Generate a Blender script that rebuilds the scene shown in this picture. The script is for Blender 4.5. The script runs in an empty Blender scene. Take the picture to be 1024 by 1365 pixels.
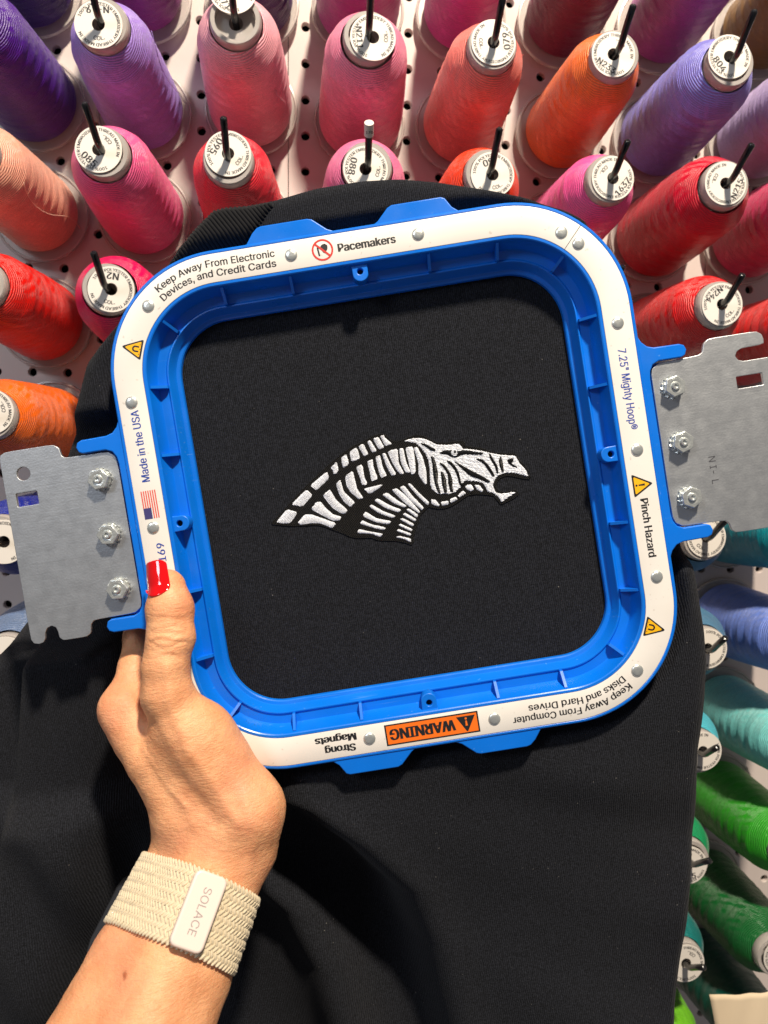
import bpy, bmesh, math, random
import numpy as np
from mathutils import Vector, Matrix, noise as mnoise

random.seed(7); np.random.seed(7)
SC = bpy.context.scene
COLL = SC.collection
PI = math.pi
MM = 0.001

# ------------------------------------------------------------------ camera, world, lights, exposure
def frame(loc, rows):
    m = Matrix(rows).to_4x4(); m.translation = Vector(loc); return m

cam_data = bpy.data.cameras.new('camera')
cam = bpy.data.objects.new('camera', cam_data); COLL.objects.link(cam)
cam.matrix_world = frame((0.006195, -0.605416, -0.287551),
    [[0.995716, -0.002758, -0.092423], [-0.091465, 0.117215, -0.988886], [0.013561, 0.993103, 0.11646]])
cam_data.sensor_fit = 'HORIZONTAL'; cam_data.sensor_width = 36; cam_data.lens = 36
cam_data.clip_start = 0.01; cam_data.clip_end = 50
cam_data.dof.use_dof = True; cam_data.dof.focus_distance = 0.372; cam_data.dof.aperture_fstop = 36/1.9
SC.camera = cam

world = bpy.data.worlds.new('World'); SC.world = world; world.use_nodes = True
bg = world.node_tree.nodes['Background']
bg.inputs[0].default_value = (0.96, 0.93, 0.98, 1); bg.inputs[1].default_value = 0.135

def area(name, loc, target, size, power, color):
    l = bpy.data.lights.new(name, 'AREA'); l.shape = 'DISK'; l.size = size; l.energy = power; l.color = color
    o = bpy.data.objects.new(name, l); COLL.objects.link(o)
    o.location = loc; o.rotation_euler = (Vector(target) - Vector(loc)).to_track_quat('-Z', 'Y').to_euler()
    return o
HOOP_C = Vector((0.0421, -0.2716, -0.3166))
area('ceiling_spot', HOOP_C + Vector((0.13, -0.50, 0.86)) * 1.6, HOOP_C, 0.12, 52, (1.0, 0.875, 0.71))
area('window_light', (-1.5, -1.9, 0.9), HOOP_C, 0.7, 16, (0.84, 0.90, 1.0))

SC.view_settings.view_transform = 'Standard'; SC.view_settings.look = 'None'
SC.view_settings.gamma = 1; SC.view_settings.use_curve_mapping = False
SC.view_settings.exposure = 0.0
SC.cycles.max_bounces = 8

# ------------------------------------------------------------------ traced data (millimetres in the hoop's own frame)
EMB_BASE=[(-58.42,-6.51),(-54.27,-3.69),(-48.09,1.47),(-41.05,6.89),(-33.22,12.18),(-26.79,16.46),(-21.35,19.67),(-15.16,22.56),(-13.77,22.74),(-7.28,24.96),(-2.6,26.05),(-0.28,25.27),(1.7,22.3),(3.96,21.12),(7.28,21.4),(9.88,22.33),(13.61,22.63),(17.54,21.67),(12.11,22.72),(14.22,22.53),(17.71,21.36),(20.17,19.43),(22.92,17.46),(26.53,17.03),(30.81,16.96),(34.74,16.63),(35.17,15.49),(34.66,14.2),(35.07,14.18),(38.98,13.04),(43.19,11.69),(47.89,9.06),(53.15,7.88),(57.47,7.18),(58.69,4.09),(62.01,-0.87),(62.47,-5.54),(59.37,-4.7),(54.23,-2.68),(51.6,-2.09),(48.78,-2.66),(46.78,-4.55),(46.13,-6.5),(47.18,-8.54),(49.71,-9.8),(54.91,-9.27),(55.92,-10.45),(56.07,-11.67),(52.93,-13.22),(47.21,-14.86),(46.14,-12.98),(44.84,-10.38),(41.6,-9.35),(36.99,-8.27),(33.56,-8.4),(34.26,-7.81),(30.66,-9.23),(28.33,-10.39),(24.7,-11.96),(21.24,-12.48),(18.23,-12.09),(15.61,-11.18),(14.17,-10.58),(12.43,-11.84),(10.35,-13.35),(9.36,-14.32),(7.78,-17.76),(6.34,-20.4),(5.09,-23.07),(4.79,-25.49),(3.68,-26.75),(1.44,-25.36),(-3.2,-23.59),(-8,-22.82),(-11.16,-22.11),(-14.17,-20.39),(-20.6,-19.57),(-23.71,-18.45),(-26.41,-16.58),(-30.92,-14.01),(-35.43,-11.44),(-38.56,-10.52),(-45.02,-9.9),(-49.06,-9.45),(-58.12,-7.18)]
EMB_WHITE=[[(-56.16,-6.47),(-50.41,-1.44),(-45.84,-3.61),(-49.83,-7.89),(-53.66,-7.48)],
[(-48.05,0.43),(-40.84,5.63),(-39.61,5.64),(-37.77,3.09),(-43.22,-1.37)],
[(-38.06,7.64),(-29.43,12.8),(-29.02,10.28),(-29.62,9.15),(-35.62,4.99)],
[(-27.38,14.1),(-24.33,16.48),(-24.11,12.76),(-25.17,11.3),(-26.43,11.09),(-26.57,12.75)],
[(-21.81,18.11),(-19.39,19.15),(-18.84,14.98),(-20.26,13.78),(-21.76,13.41),(-22,15.69)],
[(-17.7,19.9),(-14.79,21.48),(-13.92,20.52),(-13.37,16.35),(-17.42,15.36)],
[(-13.3,21.85),(-10.91,22.69),(-9.29,17.53),(-11.41,17.06)],
[(-8.96,23.4),(-7.47,23.77),(-5.25,18.52),(-7.57,18.07)],
[(-6.18,24.17),(-3.62,24.78),(-1.6,19.56),(-4.15,18.95)],
[(-2.6,24.82),(-1.11,25.2),(-0.53,23.68),(2.24,20.58),(-1.11,20.1),(-1.92,22.67)],
[(-46.39,-8.24),(-42.61,-5.15),(-39.41,-5.67),(-36.41,-7.38),(-29.06,-11.43),(-31.22,-13.34),(-36.06,-10.31),(-40.03,-9.47),(-45.36,-9.43)],
[(-39.42,-3.21),(-36.5,-0.4),(-34.47,-0.52),(-32.56,-3.9),(-29.81,-7.21),(-26.18,-8.82),(-27.44,-10.26),(-30.27,-10.01),(-34.68,-6.84)],
[(-33.01,2.12),(-29.56,4.43),(-28.79,2.87),(-27.51,-0.61),(-22.9,-6.27),(-24.12,-7.51),(-25.75,-7.45),(-29.36,-4.41),(-31.3,-1.23)],
[(-26.15,6.54),(-24.06,8.05),(-23.75,6.16),(-23.34,2.41),(-18.92,-3.22),(-21.27,-5.09),(-23.71,-2.45),(-25.53,1.53)],
[(-21.51,9.07),(-17.66,11.32),(-17.3,5.94),(-17.02,2.62),(-14.87,-1.82),(-16.96,-2.1),(-20.07,1.47),(-21.55,4.99)],
[(-15.84,12.46),(-13.42,13.5),(-12.82,12.17),(-12.92,7.69),(-11.98,4.68),(-12.94,3.81),(-14.5,4.26),(-14.78,7.58)],
[(-10.4,14.44),(-7.85,15.05),(-8.03,11.4),(-6.87,5.9),(-9.88,4.95),(-9.87,8.84)],
[(-6.29,15.83),(-4.17,16.3),(-3.84,10.73),(-2.48,6.42),(-5.4,6.08),(-5.96,10.26)],
[(-3.08,16.74),(-1.62,16.91),(-0.33,12.21),(1.84,6.55),(-0.29,6.07),(-1.84,10.41)],
[(-0.36,17.12),(0.97,17.72),(4.28,18.01),(3.66,11.57),(5.49,6.37),(3.63,6.26),(1.75,9.83),(0.66,13.28)],
[(5.08,17.88),(6.91,17.79),(7.12,11.42),(8.55,6.29),(6.35,6.64),(4.86,11.38)],
[(7.94,17.83),(11.42,17.88),(11.37,11.15),(10.74,5.94),(8.76,5.03),(8.45,10.8)],
[(11.72,17.22),(13.38,17.36),(15.15,11.77),(15.72,6.36),(15.1,-0.08),(14.11,0.08),(11.95,4.52),(12.84,10.1)],
[(-13.99,2.34),(-4.89,2.92),(-6.97,1.42),(-11.78,-0.47)],
[(-20.05,-17.4),(-19.16,-15.69),(-15.32,-17.33),(-8.51,-19.66),(-10.14,-20.83),(-13.88,-18.59)],
[(-18.17,-13.39),(-16.91,-11.95),(-13.6,-14.32),(-6.66,-17.08),(-7.83,-17.92),(-11.9,-16.45)],
[(-16.42,-10.18),(-14.87,-8.17),(-10.39,-12.17),(-3.78,-14.46),(-5.21,-15.67),(-10.68,-13.97)],
[(-12.72,-6.26),(-11.56,-5.42),(-7.04,-9.22),(-1.4,-12.39),(-3.16,-13.13),(-8.8,-9.97)],
[(-9.9,-4.05),(-8.51,-3.05),(-3.06,-7.4),(1.64,-10),(0.05,-10.98),(-5.62,-8.02)],
[(-5.86,-1.83),(-3.7,-1.16),(0.52,-5.52),(4.33,-8.59),(3,-9.2),(-1.3,-6.66)],
[(-1.31,-0.31),(1.01,0.13),(4.83,-4.16),(10.08,-12.38),(9.01,-12.62),(3.55,-7.03)],
[(2.47,0.31),(4.6,0.79),(7.96,-5.08),(11.99,-10.64),(11,-11.71),(6.17,-6.02)],
[(6.29,1.13),(7.55,1.34),(10.68,-3.46),(14.77,-8.63),(13.95,-9.93),(10.36,-5.46)],
[(3.84,-10.36),(5.14,-9.95),(8.85,-13.62),(8.06,-14.73)],
[(1.89,-12.3),(3.02,-11.66),(7.74,-15.49),(6.78,-16.37)],
[(0.34,-14.31),(1.64,-13.9),(6.38,-17.53),(5.43,-18.41)],
[(-0.87,-16.78),(0.22,-16.34),(5.4,-19.84),(4.27,-20.48)],
[(-2.09,-19.25),(-1.16,-18.58),(4.48,-21.74),(3.56,-22.42)],
[(-2.94,-21.99),(-1.28,-21.85),(3.73,-23.88),(3.68,-25.52),(0.9,-23.63)],
[(15.89,-7.47),(17.94,-8.11),(19.36,-10.8),(18.39,-11.1),(15.86,-9.62)],
[(20.05,-9.37),(23.59,-9.32),(23.47,-11),(20.53,-11.14)],
[(24.43,-8.84),(27.16,-8.06),(28.02,-9.42),(24.62,-10.57)],
[(28.46,-7.65),(30.91,-5.74),(32.22,-7.18),(28.91,-8.64)],
[(32.19,-4.41),(33.25,-3.51),(35.22,-3.67),(36.07,-6.11),(34.45,-6.62),(32.82,-5.28)],
[(36.65,-3.95),(38.92,-4.66),(40.22,-7.25),(39.45,-7.81),(37.61,-6.49)]]
EMB_FACE=[(7.63,20.99),(10.08,21.51),(14.65,21.39),(17.82,20.12),(20.6,18.29),(22.53,16.91),(27.58,15.95),(32.46,15.77),(33.44,14.24),(34.15,12.9),(34.89,13.02),(38.16,12.16),(42.7,10.75),(45.56,9.44),(51.05,7.53),(57.31,6.19),(58.48,2.76),(61.24,-1.42),(61.52,-4.02),(59.29,-2.98),(55.13,-1.29),(51.8,-0.76),(48.68,-1.11),(46.37,-2.78),(44.96,-5.28),(45.26,-7.72),(46.05,-9.21),(48.3,-10.09),(53.75,-10.11),(54.73,-10.43),(51.42,-11.95),(47.73,-13.75),(46.46,-10.98),(44.69,-9.16),(42.16,-7.91),(40.77,-3.76),(36.6,-2.07),(36.96,-2.41),(32.54,-1.24),(30.62,-3.7),(27.2,-5.91),(24.08,-6.18),(19.29,-5.41),(16.95,-2.73),(16.68,0.38),(17.43,6.09),(17.5,10.37),(16.78,13.55),(14.86,16.92),(13.08,19.19),(9.89,20.32)]
EMB_BLACK=[[(15.15,18.71),(17.19,18.07),(19.1,16.54),(21.3,14.97),(21.05,14.39),(19.43,14.81),(17.6,16.78)],
[(23.3,13.11),(26.01,13.75),(28.38,13.22),(31.92,12.34),(34.67,12.27),(37.91,11.44),(36.01,11.48),(42.57,9.92),(42.3,9.28),(35.84,10.42),(37.72,10.25),(34.73,10.73),(32.57,10.64),(30.93,9.99),(29.09,9.98),(27.69,10.82),(26.62,11.81),(23.98,12.55)],
[(19.01,12.12),(20.08,11.18),(20.51,8.05),(20.74,3.72),(19.82,-0.12),(20.56,-5.15),(19.69,-4.86),(18.83,-0.58),(18.79,4.03),(19.16,8.26)],
[(22.38,4.38),(23.08,3.96),(23.95,0.75),(23.41,-5.61),(22.51,-5.46),(22.12,-1.11)],
[(22.42,8.51),(24.35,7.12),(26.22,3.45),(26.85,-0.33),(26.23,-3.3),(26.32,-5.62),(25.45,-5.32),(24.97,-1.56),(25.43,2.35),(24.61,4.94)],
[(25.85,8.88),(27.58,8.14),(29.29,5.41),(30.32,2.18),(30.5,-2.45),(31.85,-2.67),(30.62,-3.7),(29.91,-2.36),(29.68,1.06),(28.6,4.91)],
[(29.39,8),(31.28,6.32),(34.28,4),(37.2,1.76),(40.88,-0.88),(43.86,-3.57),(42.8,-3.85),(39.39,-1.66),(35,0.75),(31.43,5.37)],
[(39.17,7.74),(42.08,6.76),(44.32,3.68),(45.57,0.75),(46.25,-1.4),(45.56,-1.46),(43.78,2.4),(42.2,5.38)],
[(45.54,9.27),(47.29,5.24),(48.26,2.71),(48.12,-0.34),(47.67,0.07),(47.31,3.2),(45.67,6.87)],
[(50.45,6.95),(50.84,3.99),(50.72,-0.07),(50.05,0.03),(49.64,2.82),(49.45,4.9)],
[(53.38,4.95),(55.8,5.24),(55.82,4.21),(54.83,3.35),(55.06,2.63),(57.18,0.93),(55.57,1.53),(53.78,3.18)]]
EMB_EYE=[(31.2,11.69),(30.88,10.95),(30.24,10.47),(29.46,10.38),(28.75,10.71),(28.29,11.36),(28.21,12.17),(28.54,12.92),(29.17,13.4),(29.95,13.48),(30.67,13.16),(31.13,12.5)]
EMB_PUPIL=[(30.63,12.3),(30.4,11.91),(29.99,11.79),(29.64,12.03),(29.55,12.48),(29.77,12.87),(30.18,12.99),(30.53,12.75)]
GARMENT=[(-83.54,118.93),(-78.68,123.27),(-69.91,130.37),(-60.92,136.76),(-55.68,137.27),(-45.47,136.65),(-33.36,137.08),(-14.08,139.41),(6.53,139.48),(23.41,137.78),(39.93,133.77),(59.53,127.55),(79.08,121.01),(96.61,112.41),(104.32,106.75),(113.6,88.91),(116.27,67.99),(117.59,40.36),(122.27,-1.74),(128.92,-45.12),(129.53,-68.92),(129.71,-86.43),(128.69,-100.29),(124.6,-120.72),(120.16,-141.16),(116.16,-175.87),(109.12,-203.84),(100.8,-235.4),(91.64,-272.51),(84.03,-306.39),(75.75,-342.21),(-337.83,-324.83),(-306.84,-198.26),(-263.33,-104.91),(-225.13,-63.43),(-204.52,-27.64),(-164.09,9.21),(-148.73,40.45),(-137.26,59.3),(-128.81,78.26),(-119.23,87.71),(-110.79,96.64),(-94.63,110.47)]
RIBBING=[(-88.54,109.13),(-82.42,117.24),(-77.62,121.51),(-68.98,128.51),(-60.12,134.8),(-54.95,135.31),(-44.94,134.37),(-32.73,134.42),(-38.53,127.98),(-43.58,122.08),(-47.97,116.06)]
FOLD_A=[(-79.07,-133.41),(-69.51,-139.51),(-50.06,-159),(-31.15,-186.87),(-24.27,-214.82),(-21.81,-242.16),(-18.3,-267.83),(-14.05,-313.16)]
FOLD_B=[(-102.56,-168.73),(-79.87,-195.94),(-69.1,-225.27),(-64.29,-267.64),(-60.07,-314.16)]
FOLD_C=[(-131.86,-54.98),(-138.8,-73.22),(-152.74,-109.86),(-159.8,-139.97),(-178.96,-184.02),(-208.85,-244.55),(-227.99,-287.35)]
FOLD_D=[(-180.45,-11.64),(-191.3,-48.06),(-200.6,-84.18),(-213.36,-135.66),(-232.47,-205.9),(-258.36,-283.67)]
HAND={'thumb':[(-103.11,-26.21,9.03,7.71),(-102.93,-34.71,11.26,9.58),(-104.03,-47.08,13.6,9.68),(-107.29,-58.95,15.94,9.46),(-108.41,-69.94,16.24,10.72),(-105.74,-83.76,14.6,12.06),(-95.74,-107.37,12.18,13.77),(-85.39,-126.01,14.63,14.01),(-89.12,-140.86,13.05,12.81)],
'web':[(-98.55,-92,12.78,14.69),(-92.82,-114.24,8.35,15.56)],
'index':[(-129.43,-34.28,-37.62,6.61),(-130.36,-50.4,-25.18,7.11),(-130.79,-62.16,-13.86,7.58),(-134,-77.39,-1.42,8.82),(-128.87,-89.37,0.87,9.27)],
'back':[(-134.82,-78.27,-1.4,8.99),(-121.51,-98.45,9.08,10.67),(-109.92,-123.35,11.69,13.49),(-108.78,-137.48,10.06,12.93)],
'wristl':[(-113.07,-128.35,2.84,13.86),(-116.69,-140.91,7.2,12.39),(-135.86,-170.25,30.1,15.84),(-153.33,-196.11,52.9,18.12),(-168.69,-220.66,79.66,19.08)],
'wristr':[(-83.07,-124.55,13.58,14.05),(-89.12,-140.86,13.05,12.81),(-112.43,-180.02,36.24,15.84),(-127.28,-206.42,59.04,17.75),(-141.68,-229.59,85.75,18.64)],
'wristc':[(-105.99,-115.45,-4.55,17.52),(-105.59,-144.8,-0.76,16.03),(-127.22,-180.34,24.32,20.5),(-145.1,-209.1,45.2,23.28),(-160.24,-232.97,73.94,24.26)],
'wristf':[(-97.77,-134.2,15.92,12.06),(-118.63,-171.04,41.03,14.7),(-133.44,-196.21,63.8,16.35),(-146.94,-217.32,89.45,17.36)],
'palm':[(-126.43,-98.31,-19.91,12.66),(-113.26,-127.12,-19.2,14.77)],
'middle':[(-110.71,-55.09,-53.17,7.66),(-126.44,-61.64,-40.9,7.79),(-134.17,-79.12,-26.39,8.94),(-121.38,-122.25,-19.29,12.66)],
'ring':[(-106.48,-73.06,-60.71,7.81),(-125.47,-78.41,-54.46,8.08),(-135.67,-95.18,-43.95,9),(-122.26,-130.48,-31.07,11.62)],
'little':[(-109.19,-94.03,-66.14,6.74),(-124.91,-98.37,-61.93,7.07),(-133.31,-110.26,-53.56,8.08),(-121.1,-136.81,-36.91,11.07)]}
NAIL_PTS=[(-105.43,-14.64,6.73),(-106.89,-29.65,8.15)]
CREASES=[(-101.51,-41.73,20.45),(-101.95,-44.49,20.52),(-102.96,-46.84,20.59),(-103.4,-49.6,20.67),(-104.55,-52.88,20.76),(-100.96,-38.36,20.35)]
TENDONS=[([(-103.92,-56.75,20.86),(-104.48,-73.95,21.33),(-98.54,-93.77,21.83),(-84.32,-122.78,22.54)],2.4,0.75),([(-125.41,-73.11,21.42),(-114.75,-96.83,22),(-103.21,-122.89,22.64)],2.6,0.55),([(-114.44,-81.16,21.58),(-105.17,-103.71,22.14),(-94.28,-122.12,22.57)],4,-1),([(-121.23,-90.13,21.86),(-112.34,-107.28,22.27),(-104.37,-116.41,22.48)],1.2,0.35),([(-80.64,-115.51,22.32),(-78.01,-128.51,22.66),(-83.54,-143.34,23.09)],2.2,0.5),([(-91.81,-126.29,22.67),(-98.38,-137.81,23.02)],2,0.4),([(-114.41,-188.69,24.48),(-126.5,-215.04,25.26)],1.6,0.4)]
MOLES=[(-133.72,-154.05,46.66),(-130.2,-164.83,46.93)]
CLASP=[(-96.87,-139.86,27.07),(-110.12,-160.51,41.7)]
BAND_TOP=(-110.23,-154.16,7.52)
BAND_BOT=(-122.67,-173.53,24.12)
PAPER=[(165.85,-388.93,-198.74),(216.11,-394.84,-198.85),(219.96,-438.03,-197.71),(167.41,-429.59,-197.65)]
# ------------------------------------------------------------------ helpers
HOOP_M = frame((0.042081, -0.271647, -0.316608),
    [[0.982178, -0.163091, -0.093418], [-0.077125, 0.103538, -0.991631], [0.171398, 0.981163, 0.089114]])

def lin(r, g, b):
    f = lambda c: (c/255/12.92) if c/255 <= .04045 else ((c/255+.055)/1.055)**2.4
    return (f(r), f(g), f(b), 1)

def link(name, me, mat=None, parent=None):
    o = bpy.data.objects.new(name, me); COLL.objects.link(o)
    if mat is not None and me is not None and not me.materials: me.materials.append(mat)
    if parent is not None: o.parent = parent
    return o

def empty(name, mtx=None):
    o = bpy.data.objects.new(name, None); COLL.objects.link(o); o.empty_display_size = 0.02
    if mtx is not None: o.matrix_world = mtx
    return o

def tag(o, label=None, cat=None, group=None, kind=None):
    if label: o['label'] = label
    if cat: o['category'] = cat
    if group: o['group'] = group
    if kind: o['kind'] = kind
    return o

def mesh(name, V, Fc, mat=None, smooth=False, scale=MM, recalc=False, sharp=None):
    V = [tuple(float(c)*scale for c in v) for v in V]
    me = bpy.data.meshes.new(name); me.from_pydata(V, [], [tuple(int(i) for i in f) for f in Fc]); me.update()
    if recalc:
        bm = bmesh.new(); bm.from_mesh(me); bmesh.ops.recalc_face_normals(bm, faces=bm.faces); bm.to_mesh(me); bm.free()
    if smooth: me.polygons.foreach_set('use_smooth', [True]*len(me.polygons))
    if sharp is not None:
        me.polygons.foreach_set('use_smooth', [True]*len(me.polygons)); me.set_sharp_from_angle(angle=math.radians(sharp))
    if mat: me.materials.append(mat)
    return me

class MB:
    def __init__(s): s.V = []; s.F = []
    def add(s, V, Fc):
        n = len(s.V); s.V += [tuple(v) for v in V]; s.F += [tuple(i+n for i in f) for f in Fc]; return s
    def box(s, a, b):
        (x0,y0,z0),(x1,y1,z1) = a,b
        return s.add([(x0,y0,z0),(x1,y0,z0),(x1,y1,z0),(x0,y1,z0),(x0,y0,z1),(x1,y0,z1),(x1,y1,z1),(x0,y1,z1)],
                     [(0,3,2,1),(4,5,6,7),(0,1,5,4),(1,2,6,5),(2,3,7,6),(3,0,4,7)])
    def lathe(s, prof, n=32, cap0=False, cap1=False):
        V = []; Fc = []
        for r, z in prof:
            for i in range(n):
                a = 2*PI*i/n; V.append((r*math.cos(a), r*math.sin(a), z))
        for j in range(len(prof)-1):
            for i in range(n):
                k = (i+1) % n; Fc.append((j*n+i, j*n+k, (j+1)*n+k, (j+1)*n+i))
        if cap0: Fc.append(tuple(reversed(range(n))))
        if cap1: Fc.append(tuple((len(prof)-1)*n+i for i in range(n)))
        return s.add(V, Fc)
    def tube(s, pts, rad, n=12, caps=True):
        pts = [Vector(p) for p in pts]; V = []; Fc = []
        up = Vector((1,0,0))
        for i, p in enumerate(pts):
            t = (pts[min(i+1,len(pts)-1)] - pts[max(i-1,0)]).normalized()
            a = (up - t*up.dot(t)).normalized(); b = t.cross(a); up = a
            r = rad[i] if isinstance(rad, (list,tuple)) else rad
            for k in range(n):
                an = 2*PI*k/n; V.append(tuple(p + (a*math.cos(an) + b*math.sin(an))*r))
        for j in range(len(pts)-1):
            for i in range(n):
                k = (i+1) % n; Fc.append((j*n+i, j*n+k, (j+1)*n+k, (j+1)*n+i))
        if caps: Fc += [tuple(reversed(range(n))), tuple((len(pts)-1)*n+i for i in range(n))]
        return s.add(V, Fc)
    def mesh(s, name, mat=None, **k): return mesh(name, s.V, s.F, mat, **k)

def temp_mesh(data):
    o = bpy.data.objects.new('tmp', data); COLL.objects.link(o)
    me = bpy.data.meshes.new_from_object(o)
    V = [tuple(v.co) for v in me.vertices]; Fc = [tuple(p.vertices) for p in me.polygons]
    bpy.data.objects.remove(o); bpy.data.meshes.remove(me)
    return V, Fc

def plate_geo(loops, z0, z1, bevel=0.0, res=2, grow=0.0):
    """solid of 2D loops (the first is the outline, the others are holes) between z0 and z1, edges rounded by bevel"""
    cu = bpy.data.curves.new('tmp', 'CURVE'); cu.dimensions = '2D'; cu.fill_mode = 'BOTH'
    for lp in loops:
        sp = cu.splines.new('POLY'); sp.points.add(len(lp)-1); sp.use_cyclic_u = True
        for p, q in zip(sp.points, lp): p.co = (q[0], q[1], 0, 1)
    cu.extrude = max((z1-z0)/2 - bevel, 1e-4); cu.bevel_depth = bevel; cu.bevel_resolution = res; cu.offset = grow - bevel
    V, Fc = temp_mesh(cu); bpy.data.curves.remove(cu)
    zm = (z0+z1)/2
    return [(x, y, z+zm) for x, y, z in V], Fc

def flat_geo(loops, z):
    cu = bpy.data.curves.new('tmp', 'CURVE'); cu.dimensions = '2D'; cu.fill_mode = 'BOTH'
    for lp in loops:
        sp = cu.splines.new('POLY'); sp.points.add(len(lp)-1); sp.use_cyclic_u = True
        for p, q in zip(sp.points, lp): p.co = (q[0], q[1], 0, 1)
    V, Fc = temp_mesh(cu); bpy.data.curves.remove(cu)
    return [(x, y, z) for x, y, _ in V], Fc

try:
    import os                                            # the sans-serif that comes with Blender itself
    FONT = bpy.data.fonts.load(os.path.join(bpy.utils.system_resource('DATAFILES'), 'fonts', 'Inter.woff2'))
except Exception:
    FONT = None
CAP = 1.0
GLYPHS = {}
def glyph_geo(ch, res):
    """one character as flat faces: every outer contour filled on its own with the holes inside it"""
    if (ch, res) in GLYPHS: return GLYPHS[ch, res]
    cu = bpy.data.curves.new('tmp', 'FONT'); cu.body = ch; cu.size = 1.0
    if FONT: cu.font = FONT
    o = bpy.data.objects.new('tmp', cu); COLL.objects.link(o)
    cv = o.to_curve(bpy.context.evaluated_depsgraph_get())
    loops = []
    for sp in cv.splines:
        P = []; bz = list(sp.bezier_points)
        for i in range(len(bz)):
            a, c_ = bz[i], bz[(i+1) % len(bz)]
            straight = (a.handle_right-a.co).cross(c_.co-a.co).length < 1e-5 and (c_.handle_left-c_.co).cross(c_.co-a.co).length < 1e-5
            n_ = 1 if straight else res
            for k in range(n_):
                t = k/n_; q = a.co*(1-t)**3 + a.handle_right*3*t*(1-t)**2 + c_.handle_left*3*t*t*(1-t) + c_.co*t**3
                if not P or math.hypot(q.x-P[-1][0], q.y-P[-1][1]) > 1e-5: P.append((q.x, q.y))
        if len(P) > 2: loops.append(P)
    o.to_curve_clear(); bpy.data.objects.remove(o)
    area_ = lambda P: sum(P[i][0]*P[(i+1) % len(P)][1]-P[(i+1) % len(P)][0]*P[i][1] for i in range(len(P)))/2
    def inside(p, P):
        r_ = False
        for i in range(len(P)):
            (x0, y0), (x1, y1) = P[i], P[i-1]
            if (y0 > p[1]) != (y1 > p[1]) and p[0] < (x1-x0)*(p[1]-y0)/(y1-y0)+x0: r_ = not r_
        return r_
    mb = MB()
    if loops:
        sgn = 1 if area_(max(loops, key=lambda P: abs(area_(P)))) > 0 else -1
        outer = [P for P in loops if area_(P)*sgn > 0]; holes = [P for P in loops if area_(P)*sgn <= 0]
        own = {i: [] for i in range(len(outer))}
        for H_ in holes:
            cand = [i for i, P in enumerate(outer) if inside(H_[0], P)]
            if cand: own[min(cand, key=lambda i: abs(area_(outer[i])))].append(H_)
        for i, P in enumerate(outer):
            V_, F_ = flat_geo([P]+own[i], i*.0015); mb.add(V_, F_)
    GLYPHS[ch, res] = (mb.V, mb.F); return GLYPHS[ch, res]
ADV = {}
def advance(s_):
    if s_ not in ADV:
        cu = bpy.data.curves.new('tmp', 'FONT'); cu.body = 'I'+s_+'I'; cu.size = 1.0; cu.resolution_u = 1
        if FONT: cu.font = FONT
        V_, _ = temp_mesh(cu); bpy.data.curves.remove(cu); ADV[s_] = max(v[0] for v in V_)
    return ADV[s_]
def text_geo(body, bold=0.0, res=3):
    """flat text with capitals one unit high; x starts at 0"""
    V = []; Fc = []; x = 0.0; a0 = advance('')
    for ch in body:
        if ch != ' ':
            gv, gf = glyph_geo(ch, res); b0_ = len(V); V += [(v[0]+x, v[1], v[2]) for v in gv]; Fc += [tuple(i+b0_ for i in f) for f in gf]
        x += advance(ch)-a0
    x0 = min(v[0] for v in V); x1 = max(v[0] for v in V)
    V = [((v[0]-x0)/CAP, v[1]/CAP, v[2]) for v in V]; w = (x1-x0)/CAP
    if bold > 0:                                        # heavier weight: the outline laid down three times, a hair apart
        n0 = len(V); B3 = []; F3 = []
        for q, dx in enumerate((-bold, 0, bold)):
            B3 += [(x_+dx, y, z_+q*.008) for x_, y, z_ in V]; F3 += [tuple(i+q*n0 for i in f) for f in Fc]
        V, Fc = B3, F3
    return V, Fc, w
CAP = max(v[1] for v in text_geo('H')[0])
def chaikin(P, n=1):
    for _ in range(n):
        Q = []
        for i in range(len(P)):
            a = P[i]; b = P[(i+1) % len(P)]
            Q += [(a[0]*.87+b[0]*.13, a[1]*.87+b[1]*.13), (a[0]*.13+b[0]*.87, a[1]*.13+b[1]*.87)]
        P = Q
    return P
def circ(x, y, r, n=24, a0=0): return [(x+r*math.cos(a0+2*PI*i/n), y+r*math.sin(a0+2*PI*i/n)) for i in range(n)]

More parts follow.
